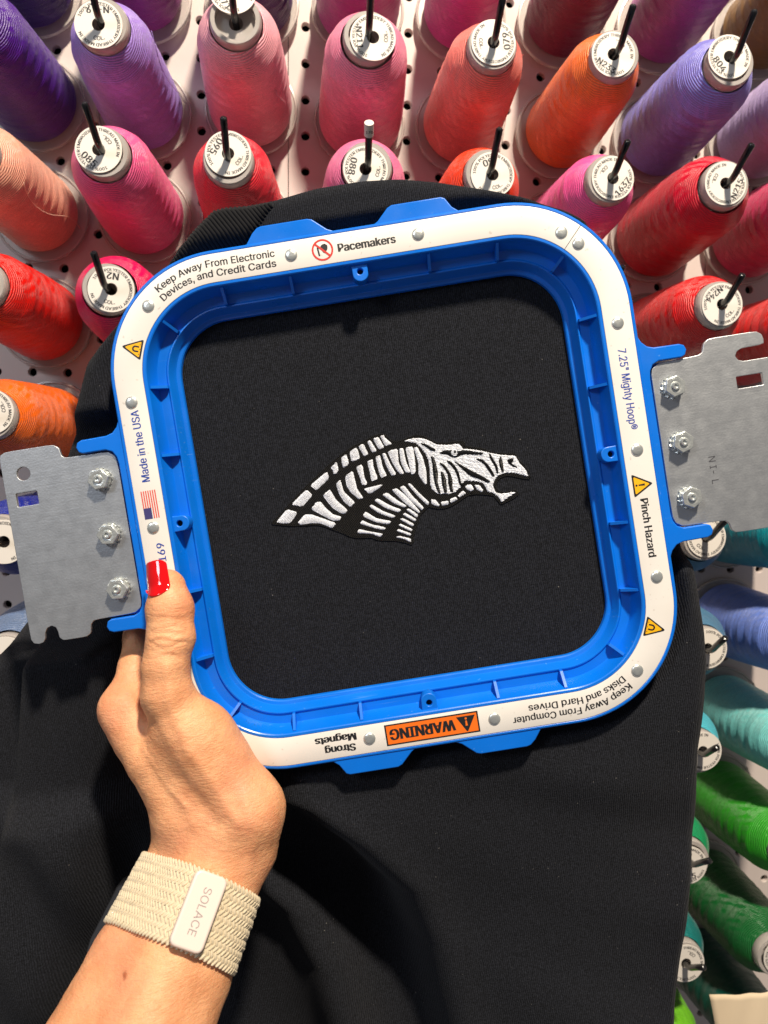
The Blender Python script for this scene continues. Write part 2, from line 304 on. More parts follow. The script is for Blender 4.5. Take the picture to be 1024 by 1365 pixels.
# ------------------------------------------------------------------ materials
def new_mat(name, color=(.8,.8,.8,1), rough=.5, metal=0.0, **kw):
    m = bpy.data.materials.new(name); m.use_nodes = True
    b = m.node_tree.nodes['Principled BSDF']
    b.inputs['Base Color'].default_value = color; b.inputs['Roughness'].default_value = rough; b.inputs['Metallic'].default_value = metal
    for k, v in kw.items(): b.inputs[k.replace('_', ' ')].default_value = v
    return m
class NT:
    def __init__(s, m): s.t = m.node_tree; s.b = s.t.nodes['Principled BSDF']
    def n(s, typ, **kw):
        x = s.t.nodes.new(typ)
        for k, v in kw.items(): setattr(x, k, v)
        return x
    def l(s, a, b): s.t.links.new(a, b)
    def math(s, op, a, b=None, c=None):
        x = s.n('ShaderNodeMath', operation=op)
        for i, v in enumerate((a, b, c)):
            if v is None: continue
            if isinstance(v, (int, float)): x.inputs[i].default_value = v
            else: s.l(v, x.inputs[i])
        return x.outputs[0]
    def noise(s, vec, scale, detail=3, rough=.5, dist=0):
        x = s.n('ShaderNodeTexNoise'); x.inputs['Scale'].default_value = scale; x.inputs['Detail'].default_value = detail
        x.inputs['Roughness'].default_value = rough; x.inputs['Distortion'].default_value = dist
        if vec is not None: s.l(vec, x.inputs['Vector'])
        return x.outputs['Fac']
    def coord(s, which='Object'): return s.n('ShaderNodeTexCoord').outputs[which]
    def mapr(s, v, a, b, c, d):
        x = s.n('ShaderNodeMapRange'); s.l(v, x.inputs[0])
        for i, k in enumerate((a, b, c, d)): x.inputs[i+1].default_value = k
        return x.outputs[0]
    def mix(s, fac, a, b, mode='MIX'):
        x = s.n('ShaderNodeMix', data_type='RGBA', blend_type=mode)
        for sock, v in ((x.inputs[0], fac), (x.inputs[6], a), (x.inputs[7], b)):
            if isinstance(v, (int, float)): sock.default_value = v
            elif isinstance(v, tuple): sock.default_value = v
            else: s.l(v, sock)
        return x.outputs[2]
    def bump(s, h, dist, strength=1.0):
        x = s.n('ShaderNodeBump'); x.inputs['Strength'].default_value = strength; x.inputs['Distance'].default_value = dist
        s.l(h, x.inputs['Height']); s.l(x.outputs[0], s.b.inputs['Normal']); return x

# painted pegboard
M_BOARD = new_mat('pegboard_paint', lin(232,228,226), .42)
n = NT(M_BOARD); c = n.coord()
f = n.noise(c, 9, 4); g = n.noise(c, 900, 2)
n.l(n.mix(n.mapr(f,.35,.7,0,1), lin(222,209,203), lin(208,195,191)), n.b.inputs['Base Color'])
n.bump(g, .00012, .5)
M_DARK = new_mat('hole_shade', (.006,.006,.007,1), .9)  # near-black colour standing in for the shade inside holes

# thread
M_THREAD = new_mat('polyester_thread', rough=.36)
n = NT(M_THREAD); c = n.coord()
sx = n.n('ShaderNodeSeparateXYZ'); n.l(c, sx.inputs[0])
th = n.math('ARCTAN2', sx.outputs[1], sx.outputs[0])
nz = n.noise(c, 140, 3, .6)
wob = n.math('MULTIPLY', nz, 5.0)
k1 = n.math('MULTIPLY', sx.outputs[2], 2*PI/.00115)
s1 = n.math('SINE', n.math('ADD', n.math('MULTIPLY_ADD', th, 9, k1), wob))
k2 = n.math('MULTIPLY', sx.outputs[2], 2*PI/.00128)
s2 = n.math('SINE', n.math('ADD', n.math('MULTIPLY_ADD', th, -13, k2), wob))
msk = n.mapr(n.noise(c, 45, 2), .42, .58, 0, 1)
h = n.math('ADD', n.math('MULTIPLY', s1, msk), n.math('MULTIPLY', s2, n.math('SUBTRACT', 1.0, msk)))
oi = n.n('ShaderNodeObjectInfo')
fine = n.noise(c, 1150, 3, .7)
dk = n.mapr(h, -1, 1, .70, 1.12)  # shade in the grooves between windings, put into the colour
dk = n.math('MULTIPLY', dk, n.mapr(fine, .3, .7, .80, 1.20))
dk = n.math('MULTIPLY', dk, n.mapr(n.noise(c, 60, 2), .3, .7, .92, 1.06))
cmb = n.n('ShaderNodeCombineColor')
for i in range(3): n.l(dk, cmb.inputs[i])
n.l(n.mix(1.0, oi.outputs['Color'], cmb.outputs[0], 'MULTIPLY'), n.b.inputs['Base Color'])
tan = n.n('ShaderNodeTangent', direction_type='RADIAL', axis='Z')
n.l(tan.outputs[0], n.b.inputs['Tangent'])
n.b.inputs['Anisotropic'].default_value = .75
n.b.inputs['Specular IOR Level'].default_value = .55
n.b.inputs['Sheen Weight'].default_value = .12; n.b.inputs['Sheen Roughness'].default_value = .30
n.bump(n.math('ADD', n.math('MULTIPLY', h, 1.0), n.math('MULTIPLY', fine, 1.2)), .00022, .9)

M_CORE = new_mat('clear_spool_plastic', lin(236,228,222), .22, Transmission_Weight=.55, IOR=1.45)
M_LABEL = new_mat('label_paper', lin(224,218,210), .6)
M_INK = new_mat('label_ink', (.02,.02,.025,1), .6)
M_HOOK = new_mat('black_hook', (.008,.008,.009,1), .22, Specular_IOR_Level=.6)

# blue plastic
M_BLUE = new_mat('blue_plastic', (.0005,.150,.68,1), .32)
n = NT(M_BLUE); c = n.coord()
n.l(n.mapr(n.noise(c, 60, 4), .3, .7, .24, .42), n.b.inputs['Roughness'])
mp = n.n('ShaderNodeMapping'); n.l(c, mp.inputs[0]); mp.inputs['Rotation'].default_value = (0,0,.6); mp.inputs['Scale'].default_value = (40, 1500, 300)
scr = n.math('MULTIPLY', n.mapr(n.noise(mp.outputs[0], 1, 2), .66, .72, 0, 1), n.mapr(n.noise(c, 35, 2), .5, .62, 0, .35))
dust = n.mapr(n.noise(c, 650, 1), .76, .80, 0, .45)
n.l(n.mix(n.math('MAXIMUM', scr, dust), n.mix(n.mapr(n.noise(c, 40, 3), .3, .7, 0, 1), (.0005,.140,.63,1), (.0005,.160,.72,1)), (.12,.32,.72,1)), n.b.inputs['Base Color'])
n.bump(n.noise(c, 1500, 2), .00005, .5)
# printed strip
M_STRIP = new_mat('printed_strip', lin(240,236,229), .38)
n = NT(M_STRIP); c = n.coord()
sp = n.mapr(n.noise(c, 420, 1), .70, .76, 0, .35)
n.l(n.mix(sp, n.mix(n.mapr(n.noise(c, 25, 3), .4, .7, 0, 1), lin(230,226,220), lin(223,218,211)), lin(165,150,136)), n.b.inputs['Base Color'])
M_PRINT_K = new_mat('print_black', (.012,.012,.014,1), .5)
M_PRINT_B = new_mat('print_blue', lin(40,70,160), .5)
M_PRINT_R = new_mat('print_red', lin(200,45,35), .5)
M_PRINT_F = new_mat('flag_red', lin(215,80,70), .5)
M_PRINT_N = new_mat('flag_blue', lin(62,58,112), .5)
M_PRINT_O = new_mat('print_orange', lin(238,112,22), .5)
M_PRINT_Y = new_mat('print_yellow', lin(240,178,10), .5)

# steel
M_STEEL = new_mat('galvanised_steel', lin(176,180,184), .42, .85)
n = NT(M_STEEL); c = n.coord()
v = n.n('ShaderNodeTexVoronoi'); v.inputs['Scale'].default_value = 800; n.l(c, v.inputs['Vector'])
big = n.noise(c, 30, 5, .65)
fac = n.math('MULTIPLY_ADD', n.mapr(v.outputs['Color'], 0, 1, 0, 1), .22, n.math('MULTIPLY_ADD', big, .14, .36))
n.l(n.mix(n.math('MULTIPLY_ADD', n.noise(c, 1300, 2), .5, n.math('MULTIPLY', big, .25)), lin(176,181,187), lin(214,216,217)), n.b.inputs['Base Color'])
n.l(n.mapr(n.noise(c, 220, 4), .3, .7, .38, .46), n.b.inputs['Roughness'])
mp = n.n('ShaderNodeMapping'); n.l(c, mp.inputs[0]); mp.inputs['Scale'].default_value = (30, 900, 1)
n.bump(n.math('ADD', n.math('MULTIPLY', n.noise(mp.outputs[0], 1, 3), .6), n.noise(c, 1200, 2)), .00006, .8)
M_ZINC = new_mat('zinc_plate', lin(200,206,206), .30, .75)
n = NT(M_ZINC); c = n.coord()
n.l(n.mix(n.noise(c, 500, 3), lin(186,194,194), lin(238,240,236)), n.b.inputs['Base Color'])
n.bump(n.noise(c, 700, 3), .00022, .5)
M_MARK = new_mat('marker_ink', (.05,.05,.06,1), .6)

# fabric
def fabric(name, base, hi):
    m = new_mat(name, base, .9, Sheen_Weight=.035, Sheen_Roughness=.5, Specular_IOR_Level=.14)
    n = NT(m); c = n.coord(); sx = n.n('ShaderNodeSeparateXYZ'); n.l(c, sx.inputs[0])
    wob = n.math('MULTIPLY', n.noise(c, 220, 3), 7.0)
    w = n.math('SINE', n.math('ADD', n.math('MULTIPLY', sx.outputs[0], 2*PI/.00092), wob))
    r = n.math('SINE', n.math('MULTIPLY_ADD', sx.outputs[1], 2*PI/.0013, n.math('MULTIPLY', n.noise(c, 300, 2), 5.0)))
    fz = n.noise(c, 1400, 3, .7)
    hgt = n.math('ADD', n.math('MULTIPLY_ADD', r, .05, n.math('MULTIPLY', w, .8)), n.math('MULTIPLY', fz, 2.2))
    col = n.mix(n.mapr(hgt, -.4, 2.6, 0, 1), base, hi)
    gr = n.mapr(n.noise(c, 1250, 2, .6), .34, .66, .50, 1.55); gc = n.n('ShaderNodeCombineColor')
    for i in range(3): n.l(gr, gc.inputs[i])
    col = n.mix(1.0, col, gc.outputs[0], 'MULTIPLY')
    lint = n.math('MULTIPLY', n.mapr(n.noise(c, 700, 1), .765, .80, 0, 1), n.mapr(n.noise(c, 45, 1), .52, .66, 0, .5))
    col = n.mix(lint, col, (.30,.28,.25,1))
    n.l(col, n.b.inputs['Base Color'])
    n.bump(hgt, .00018, .8)
    return m
M_FLEECE = fabric('black_sweatshirt_knit', (.0042,.0047,.0066,1), (.0175,.0190,.0245,1))
M_RIB = new_mat('black_rib_knit', (.008,.008,.0092,1), .85, Sheen_Weight=.05, Specular_IOR_Level=.15)
n = NT(M_RIB); c = n.coord(); n.bump(n.noise(c, 1500, 3), .0003, .8)

def stitch(name, a, b_, sheen):
    m = new_mat(name, a, .6, Sheen_Weight=sheen, Specular_IOR_Level=.15)
    n = NT(m); c = n.coord(); sx = n.n('ShaderNodeSeparateXYZ'); n.l(c, sx.inputs[0])
    d = n.math('ADD', sx.outputs[0], n.math('MULTIPLY', sx.outputs[1], .45))
    w = n.math('SINE', n.math('MULTIPLY_ADD', d, 2*PI/.0008, n.math('MULTIPLY', n.noise(c, 500, 2), 6.0)))
    fz = n.noise(c, 1900, 2, .7)
    hgt = n.math('ADD', w, n.math('MULTIPLY', fz, 2.5))
    n.l(n.mix(n.mapr(hgt, -.3, 2.2, 0, 1), b_, a), n.b.inputs['Base Color'])
    n.bump(hgt, .00020, 1.0)
    return m
M_WHITE_ST = stitch('white_stitches', lin(250,252,254), lin(222,223,226), .1)
M_BLACK_ST = stitch('black_stitches', (.0075,.0068,.006,1), (.002,.002,.002,1), .06)

M_WHITE_TH = new_mat('white_embroidery_thread', lin(250,252,254), .42, Sheen_Weight=.1)
n = NT(M_WHITE_TH); c = n.coord()
n.l(n.mix(n.mapr(n.noise(c, 1700, 2, .7), .36, .6, 0, 1), lin(186,190,198), lin(240,243,249)), n.b.inputs['Base Color'])
M_BLACK_TH = new_mat('black_embroidery_thread', (.005,.0048,.0045,1), .45, Specular_IOR_Level=.3)
# skin
M_SKIN = new_mat('skin', lin(214,150,112), .46, Subsurface_Weight=.22, Subsurface_Scale=.004)
n = NT(M_SKIN); c = n.coord()
n.b.inputs['Subsurface Radius'].default_value = (1.0, .35, .18)
at = n.n('ShaderNodeVertexColor', layer_name='tint')
mott = n.mix(n.mapr(n.noise(c, 70, 4, .6), .35, .68, 0, 1), lin(215,149,104), lin(232,172,126))
blot = n.mix(n.mapr(n.noise(c, 28, 3, .6), .48, .72, 0, .55), mott, lin(216,134,104))
blot = n.mix(n.mapr(n.noise(c, 900, 2), .62, .75, 0, .25), blot, lin(176,112,78))
n.l(n.mix(1.0, blot, at.outputs[0], 'MULTIPLY'), n.b.inputs['Base Color'])
v = n.n('ShaderNodeTexVoronoi', feature='DISTANCE_TO_EDGE'); v.inputs['Scale'].default_value = 620; n.l(c, v.inputs['Vector'])
mp = n.n('ShaderNodeMapping'); n.l(c, mp.inputs[0]); mp.inputs['Rotation'].default_value = (0,0,.45); mp.inputs['Scale'].default_value = (130, 620, 260)
rid = n.math('ABSOLUTE', n.math('SUBTRACT', n.noise(mp.outputs[0], 1, 4, .6), .5))
mp2 = n.n('ShaderNodeMapping'); n.l(c, mp2.inputs[0]); mp2.inputs['Rotation'].default_value = (0,0,-.35); mp2.inputs['Scale'].default_value = (420, 170, 300)
rid2 = n.math('ABSOLUTE', n.math('SUBTRACT', n.noise(mp2.outputs[0], 1, 3, .6), .5))
hh = n.math('ADD', n.math('MULTIPLY', n.mapr(v.outputs['Distance'], 0, .12, 0, 1), .35), n.math('ADD', n.math('MULTIPLY', n.mapr(rid, 0, .10, 0, 1), 1.1), n.math('MULTIPLY', n.mapr(rid2, 0, .07, 0, 1), .5)))
n.bump(hh, .00018, .5)
n.l(n.mapr(n.noise(c, 200, 3), .3, .7, .48, .64), n.b.inputs['Roughness'])
M_NAIL = new_mat('red_polish', lin(206,4,12), .08, Coat_Weight=.8, Coat_Roughness=.04)
M_STRAP = new_mat('cream_braid', lin(216,200,168), .75, Sheen_Weight=.2)
n = NT(M_STRAP); c = n.coord()
n.l(n.mix(n.noise(c, 500, 3), lin(190,175,146), lin(220,206,178)), n.b.inputs['Base Color']); n.bump(n.noise(c, 2200, 2), .0002, .7)
M_CLASP = new_mat('clasp_plastic', lin(222,206,196), .35)
M_CLASP_T = new_mat('clasp_print', lin(150,140,138), .5)
M_WATCH = new_mat('watch_metal', lin(150,150,150), .25, 1.0)
M_GLASS = new_mat('watch_glass', (.01,.01,.012,1), .05)
M_PAPER = new_mat('beige_paper', lin(226,206,176), .8)

# ------------------------------------------------------------------ the pegboard (the setting)
PITCH = 25.4
def wall_pt(col, row, h=0): return Vector((col*PITCH*MM, -h*MM, -row*PITCH*MM))

def pegboard_panel(c0, c1, r0, r1):
    mb = MB(); N = 16; HR = 3.15; DEP = 5.0
    sq = []
    for i in range(N):
        a = 2*PI*(i+.0)/N; cx, cy = math.cos(a), math.sin(a); m = max(abs(cx), abs(cy)); sq.append((cx/m*PITCH/2, cy/m*PITCH/2))
    V = []; Fc = []
    hs = [(HR*math.cos(2*PI*i/N), HR*math.sin(2*PI*i/N)) for i in range(N)]
    for cc in range(c0, c1+1):
        for rr in range(r0, r1+1):
            b = len(V); ox, oz = cc*PITCH, -rr*PITCH
            lo = -.32 if cc == c0 else 0; hi = .32 if cc == c1 else 0
            for x, z in sq:
                xx = x
                if x < -PITCH/2+.01: xx -= lo
                if x > PITCH/2-.01: xx -= hi
                V.append((ox+xx, 0, oz+z))
            for x, z in hs: V.append((ox+x*1.12, 0, oz+z*1.12))
            for x, z in hs: V.append((ox+x, .5, oz+z))
            for x, z in hs: V.append((ox+x, DEP, oz+z))
            for i in range(N):
                k = (i+1) % N
                for q in range(3): Fc.append((b+q*N+i, b+q*N+k, b+(q+1)*N+k, b+(q+1)*N+i))
    # panel side faces along the seams
    for cc, sx in ((c0, -1), (c1, 1)):
        x = cc*PITCH + sx*(PITCH/2-.32); z0 = -(r0-.5)*PITCH; z1 = -(r1+.5)*PITCH; b = len(V)
        V += [(x,0,z0),(x,0,z1),(x,DEP,z1),(x,DEP,z0)]; Fc.append((b,b+1,b+2,b+3))
    return mesh('board_panel', V, Fc, M_BOARD)
wall = empty('pegboard_wall'); tag(wall, kind='structure')
for c0 in (-13, 0, 13):
    link('board_panel', pegboard_panel(c0, c0+12, -6, 38), None, wall)
bk = MB().box((-14*PITCH, 14, -39*PITCH), (26*PITCH, 18, 7*PITCH)).mesh('hole_shade_backing', M_DARK)  # dark sheet added behind the board so its holes look black
link('hole_shade_backing', bk, None, wall)

# ------------------------------------------------------------------ thread cones
CONE_H = 118.0
def winding_mesh(seed, fat=1.0):
    rnd = random.Random(seed); NS = 72; prof = []
    body0, body1, top = 9.0, 90.0, 111.0
    zs = list(np.linspace(body0, body0+4, 6)) + list(np.linspace(body0+5, body1, 62)) + list(np.linspace(body1+1.2, top, 20))
    ph = rnd.uniform(0, 6); ph2 = rnd.uniform(0, 6)
    V = []; Fc = []
    for z in zs:
        if z < body0+4:
            t = (z-body0)/4; r = 25.5 + 4.0*math.sin(t*PI/2)
        elif z <= body1:
            t = (z-body0-4)/(body1-body0-4); r = 29.5 - 4.0*t + 0.5*math.sin(t*PI)
        else:
            t = (z-body1)/(top-body1); r = 16.2 + (25.5-16.2)*math.cos(t*PI/2)**.85
        r = 16 + (r-16)*fat
        env = min(1, max(0, (z-body0)/8))*min(1, max(0, (top-z)/14))
        for i in range(NS):
            a = 2*PI*i/NS
            m = .34*math.sin(2*PI*z/11.0 + 2*math.sin(a+ph) + ph2) * (.55+.45*math.sin(3*a+ph+z*.05)) + .12*math.sin(2*PI*z/4.6 - 3*a + ph)
            rr = r + m*env
            V.append((rr*math.cos(a), rr*math.sin(a), z))
    for j in range(len(zs)-1):
        for i in range(NS):
            k = (i+1) % NS; Fc.append((j*NS+i, j*NS+k, (j+1)*NS+k, (j+1)*NS+i))
    return mesh('thread_winding', V, Fc, M_THREAD, smooth=True)
WINDS = [winding_mesh(1), winding_mesh(2, .96), winding_mesh(3, 1.03), winding_mesh(4, .99)]
CORE_ME = MB().lathe([(4.2,8),(14.2,8),(14.6,108),(15.3,109.2),(15.5,113),(15.1,116),(14.4,117),(12,117),(12,112),(4.2,112),(4.2,8)], 40).mesh('spool_core', M_CORE, sharp=35)
FLANGE_ME = MB().lathe([(5,4.5),(32.5,4.5),(33.6,5.2),(33.8,6.8),(33.4,8.2),(32.2,8.4),(31.6,7.0),(5,7.0)], 56).mesh('base_flange', M_CORE, sharp=35)
lab = plate_geo([circ(0,0,13.7,48), circ(0,0,3.7,20)], 117.1, 117.6, .08, 1)
LABEL_ME = mesh('label_disc', *lab, M_LABEL)
def ring_text(body, radius, size, a_mid, inward=False, bold=0.0, z=117.66):
    V, Fc, w = text_geo(body, bold, 2); out = []
    for x, y, q in V:
        u = (x - w/2)*size; v = y*size
        if inward: # letters' tops point to the centre
            r = radius - v; a = a_mid + u/radius
        else:
            r = radius + v; a = a_mid - u/radius
        out.append((r*math.cos(a), r*math.sin(a), z+q))
    return out, Fc
rt = MB(); rt.add(*ring_text('100% POLYESTER EMBROIDERY THREAD MADE IN', 10.75, 1.75, PI/2, bold=.05))
RING_ME = rt.mesh('ring_print', M_INK)
rc = MB(); rc.add(*ring_text('COL.', 9.0, 2.3, 0, True, .05)); COL_ME = rc.mesh('colour_print', M_INK)
NUM_ME = {}
def num_mesh(s):
    if s not in NUM_ME:
        V, Fc, w = text_geo(s, .06, 3); sz = 4.0
        if w*sz > 12.5: sz = 12.5/w
        # straight line of figures, tops towards the centre, sitting at -x
        me = [(-(9.9 - y*sz), -(x-w/2)*sz, 117.68+q) for x, y, q in V]
        NUM_ME[s] = mesh('number_print', me, Fc, M_INK)
    return NUM_ME[s]
def hook_mesh(variant):
    r = 2.1; k = (.9, 1.0, 1.12)[variant]
    pts = [(0,0,-3),(0,0,60),(0,.2,CONE_H+2),(0,.9,CONE_H+6),(0,2.6,CONE_H+9.2),(0,4.6,CONE_H+12)]
    e = pts[-1]
    pts += [(0, e[1]+4*k, e[2]+6*k), (0, e[1]+8.5*k, e[2]+13.5*k), (0, e[1]+8.9*k, e[2]+14.1*k)]
    return MB().tube(pts, [r]*(len(pts)-1)+[r*.7], 14).mesh('peg_hook', M_HOOK, sharp=50)
HOOKS = [hook_mesh(i) for i in range(3)]
AX = Vector((-0.0106, -0.99705, 0.0760)).normalized()
def cone_matrix(col, row, jit):
    z = (AX + Vector((jit[0], 0, jit[1]))).normalized(); x = (Vector((1,0,0)) - z*z.x).normalized(); y = z.cross(x)
    m = Matrix((x, y, z)).transposed().to_4x4(); m.translation = wall_pt(col, row); return m

CONES = [
 # col, row, colour, number, direction of the number (deg), words for the cone
 (-7.5,-.4,(70,28,120),'',0,'dark purple','dark purple thread cone cut off by the top left corner'),
 (-4.5,-.4,(172,66,156),'',0,'orchid','orchid thread cone peeking in at the top edge above the lilac cone'),
 (-1.5,-.4,(74,22,112),'',0,'deep violet','deep violet thread cone cut off by the top edge right of the palest pink cone'),
 (1.5,-.4,(200,84,168),'',0,'mauve pink','mauve pink thread cone cut off by the top edge above the cone marked N211'),
 (4.5,-.4,(220,88,178),'',0,'bright orchid','bright orchid pink thread cone cut off by the top edge above the cone marked 079'),
 (7.5,-.4,(120,10,66),'',0,'plum','dark plum thread cone cut off by the top edge above the orange cone'),
 (10.5,-.4,(168,76,152),'',0,'purple','dusty purple thread cone at the top edge above the periwinkle cone marked 804'),
 (13.5,-.4,(140,104,44),'',0,'bronze','bronze brown thread cone in the top right corner'),
 (-7.5,2.6,(88,36,150),'',0,'royal purple','large royal purple thread cone at the left edge of the top row'),
 (-4.55,2.72,(176,146,232),'N-19',92,'lilac','lilac thread cone with label marked N-19'),
 (-1.55,2.45,(253,184,196),'N271',222,'palest pink','pale pink thread cone with its paper label slipped upwards'),
 (1.58,2.65,(252,154,184),'N211',185,'rose pink','rose pink thread cone with label marked N211'),
 (4.55,2.68,(253,142,130),'079',8,'salmon','salmon thread cone with label marked 079'),
 (7.56,2.72,(255,134,66),'N233',238,'orange','orange thread cone with label marked N233'),
 (10.55,2.74,(146,144,228),'804',218,'periwinkle','periwinkle thread cone with label marked 804'),
 (13.55,2.7,(202,180,220),'',0,'lavender','greyish lavender thread cone cut off by the right edge'),
 (-7.5,5.6,(252,188,162),'',0,'peach','peach thread cone cut off by the left edge'),
 (-4.6,5.55,(248,108,164),'085',228,'pink','pink thread cone at left with label marked 085'),
 (-1.68,5.58,(250,56,74),'095',150,'coral red','coral red thread cone standing above the ribbed shirt edge'),
 (1.55,5.55,(250,136,180),'088',170,'soft pink','soft pink thread cone marked 088 with a paper sleeve on its hook'),
 (4.52,5.62,(252,76,28),'30',112,'orange red','orange red thread cone half hidden behind the top of the shirt'),
 (7.56,5.62,(252,102,174),'1637',-38,'bubblegum pink','bubblegum pink thread cone with label marked 1637'),
 (10.6,5.64,(206,16,52),'N215',-22,'crimson','crimson thread cone with label marked N215'),
 (13.6,5.6,(220,58,112),'',0,'raspberry','raspberry thread cone cut off by the right edge below the lavender one'),
 (-7.5,8.6,(232,28,12),'',0,'scarlet','scarlet thread cone cut off by the left edge'),
 (-4.63,8.62,(232,18,100),'N2',82,'magenta','magenta thread cone left of the hoop with label marked N2'),
 (7.6,8.6,(222,24,26),'',0,'hidden red','red thread cone behind the hoop with only its hook tip showing'),
 (10.66,8.57,(222,24,28),'N244',132,'red','red thread cone with label marked N244 above the right bracket'),
 (13.6,8.9,(226,28,24),'',0,'right red','bright red thread cone at the right edge beside the one marked N244'),
 (-7.35,11.6,(252,116,6),'',200,'bright orange','bright orange thread cone at the left edge above the left bracket'),
 (-7.26,14.6,(26,46,150),'',180,'cobalt blue','cobalt blue thread cone behind the left bracket'),
 (-7.3,17.6,(104,124,158),'N5',0,'slate blue','slate blue thread cone at the left edge below the left bracket'),
 (10.6,14.62,(60,116,150),'',60,'steel blue','steel blue thread cone with its label under the right bracket arm'),
 (13.6,14.6,(22,158,170),'',0,'teal','teal thread cone at the right edge below the right bracket'),
 (10.88,17.64,(84,128,160),'',30,'dusty blue','dusty blue thread cone half hidden by the shirt beside the periwinkle blue one'),
 (13.75,17.6,(124,152,236),'',0,'cornflower','cornflower blue thread cone at the right edge'),
 (10.88,20.5,(90,196,214),'',-40,'sky blue','sky blue thread cone half hidden by the shirt'),
 (13.85,20.6,(140,224,222),'',0,'aqua','pale aqua thread cone at the right edge'),
 (10.8,23.72,(10,150,96),'315',-85,'jade','jade green thread cone marked 315 half hidden by the shirt'),
 (13.85,23.6,(52,168,36),'',0,'grass green','bright grass green thread cone at the right edge'),
 (10.78,26.8,(8,120,118),'',-120,'dark teal','dark teal thread cone half hidden by the shirt above the lime one'),
 (13.6,26.7,(14,104,48),'',150,'forest green','forest green thread cone with a blank label end near the right edge'),
 (10.8,29.7,(124,204,40),'',0,'lime','lime green thread cone at the bottom edge behind the shirt'),
 (13.6,29.6,(4,84,74),'',0,'pine green','dark pine green thread cone behind the beige paper at bottom right'),
]
for i, (col, row, rgb, num, ang, word, label) in enumerate(CONES):
    rnd = random.Random(i*13+5)
    m = cone_matrix(col, row, (rnd.uniform(-.012,.012), rnd.uniform(-.008,.008)))
    root = empty('thread_cone', m); tag(root, label, 'thread cone', 'cones of embroidery thread on the pegboard')
    w = link('thread_winding', WINDS[i % 4], None, root); lc = lin(*rgb)[:3]; mx = max(lc); w.color = tuple(mx*(c_/mx)**1.09 for c_ in lc) + (1,)
    fat = rnd.uniform(.95, 1.03); w.scale = (fat, fat, 1); w.rotation_euler = (0,0,rnd.uniform(0,6.28))
    link('spool_core', CORE_ME, None, root); link('base_flange', FLANGE_ME, None, root)
    ld = link('label_disc', LABEL_ME, None, root)
    ld.rotation_euler = (0, 0, math.radians(ang-180))
    ld.rotation_euler.x = rnd.uniform(-.025,.025); ld.rotation_euler.y = rnd.uniform(-.025,.025); ld.location = (rnd.uniform(-.5,.5)*MM, rnd.uniform(-.5,.5)*MM, .35*MM)
    if word == 'palest pink':
        ld.location = (0, 7.5*MM, 1.2*MM); ld.rotation_euler = (math.radians(-3), math.radians(2), math.radians(ang-180))
    link('ring_print', RING_ME, None, ld); link('colour_print', COL_ME, None, ld)
    if num: link('number_print', num_mesh(num), None, ld)
    if word in ('palest pink', 'raspberry', 'lilac', 'salmon', 'red', 'peach'):
        a0 = rnd.uniform(-.6, .5); pts = []
        for q in range(15):
            t = q/14; zz_ = 98 - 88*t; rr_ = 24.2 + 6.0*t + 1.2*math.sin(t*9+i) + 1.0; aa_ = a0 + .25*math.sin(t*5+i) - .2*t
            pts.append((rr_*math.cos(aa_), rr_*math.sin(aa_), zz_))
        lt = link('loose_thread', MB().tube(pts, .22, 5).mesh('loose_thread', M_THREAD, smooth=True), None, root); lt.color = lin(*[min(255, c_+25) for c_ in rgb])
    hk = link('peg_hook', HOOKS[i % 3], None, None); hk.matrix_world = m @ Matrix.Rotation(rnd.uniform(-.12,.12), 4, 'Z')
    tag(hk, 'black bent peg hook carrying the %s thread cone' % {'hidden red': 'red', 'right red': 'bright red', 'red': 'N244 red'}.get(word, word) + (' hidden behind the hoop' if word == 'hidden red' else ''), 'peg hook', 'black peg hooks on the pegboard')
    if word == 'soft pink':
        sl = MB(); k = (.9,1.0,1.12)[i % 3]
        a = Vector((0, 4.6+5.0*k, CONE_H+12+8.0*k)); b = Vector((0, 4.6+9.2*k, CONE_H+12+14.6*k))
        sl.tube([a, (a+b)/2, b], 2.75, 14)
        link('paper_sleeve', sl.mesh('paper_sleeve', M_LABEL, sharp=50), None, hk)
        V, Fc, ww = text_geo('170', 0.05, 2)
        d = (b-a).normalized(); nrm = Vector((0, -d.z, d.y)); sx_ = Vector((1,0,0))
        pr = [tuple(a*.65 + b*.35 + sx_*((x-ww/2)*1.7) + d*(y*1.7) + nrm*2.82) for x, y, _ in V]
        link('sleeve_print', mesh('sleeve_print', pr, Fc, M_INK), None, hk)

# ------------------------------------------------------------------ the magnetic hoop
CC = 63.5                                   # centre of the corner arcs
def ring_sweep(prof, n=22):
    path = []
    for (cx, cy, a0) in ((CC,CC,PI/2),(CC,-CC,0),(-CC,-CC,-PI/2),(-CC,CC,PI)):
        for i in range(n+1):
            a = a0 - PI/2*i/n; path.append((cx, cy, math.cos(a), math.sin(a)))
    V = []; Fc = []; m = len(prof); L = len(path)
    for cx, cy, ux, uy in path:
        for d, z in prof: V.append((cx+ux*(d-CC), cy+uy*(d-CC), z))
    for j in range(L):
        k = (j+1) % L
        for i in range(m):
            q = (i+1) % m; Fc.append((j*m+i, j*m+q, k*m+q, k*m+i))
    return V, Fc
R0 = 107.35 - CC; ARC = PI/2*R0
def strip_pt(s, v):
    """point on the printed strip: s runs clockwise from the middle of the top side, v outwards"""
    tot = 8*CC + 4*ARC; s = (s + CC) % tot; q = 0
    while s > 2*CC + ARC: s -= 2*CC + ARC; q += 1
    if s <= 2*CC: x, y = s - CC, CC + R0 + v
    else:
        a = PI/2 - (s-2*CC)/R0; x, y = CC + (R0+v)*math.cos(a), CC + (R0+v)*math.sin(a)
    for _ in range(q % 4): x, y = y, -x
    return x, y
QS = 2*CC + ARC                              # length of one side with its corner
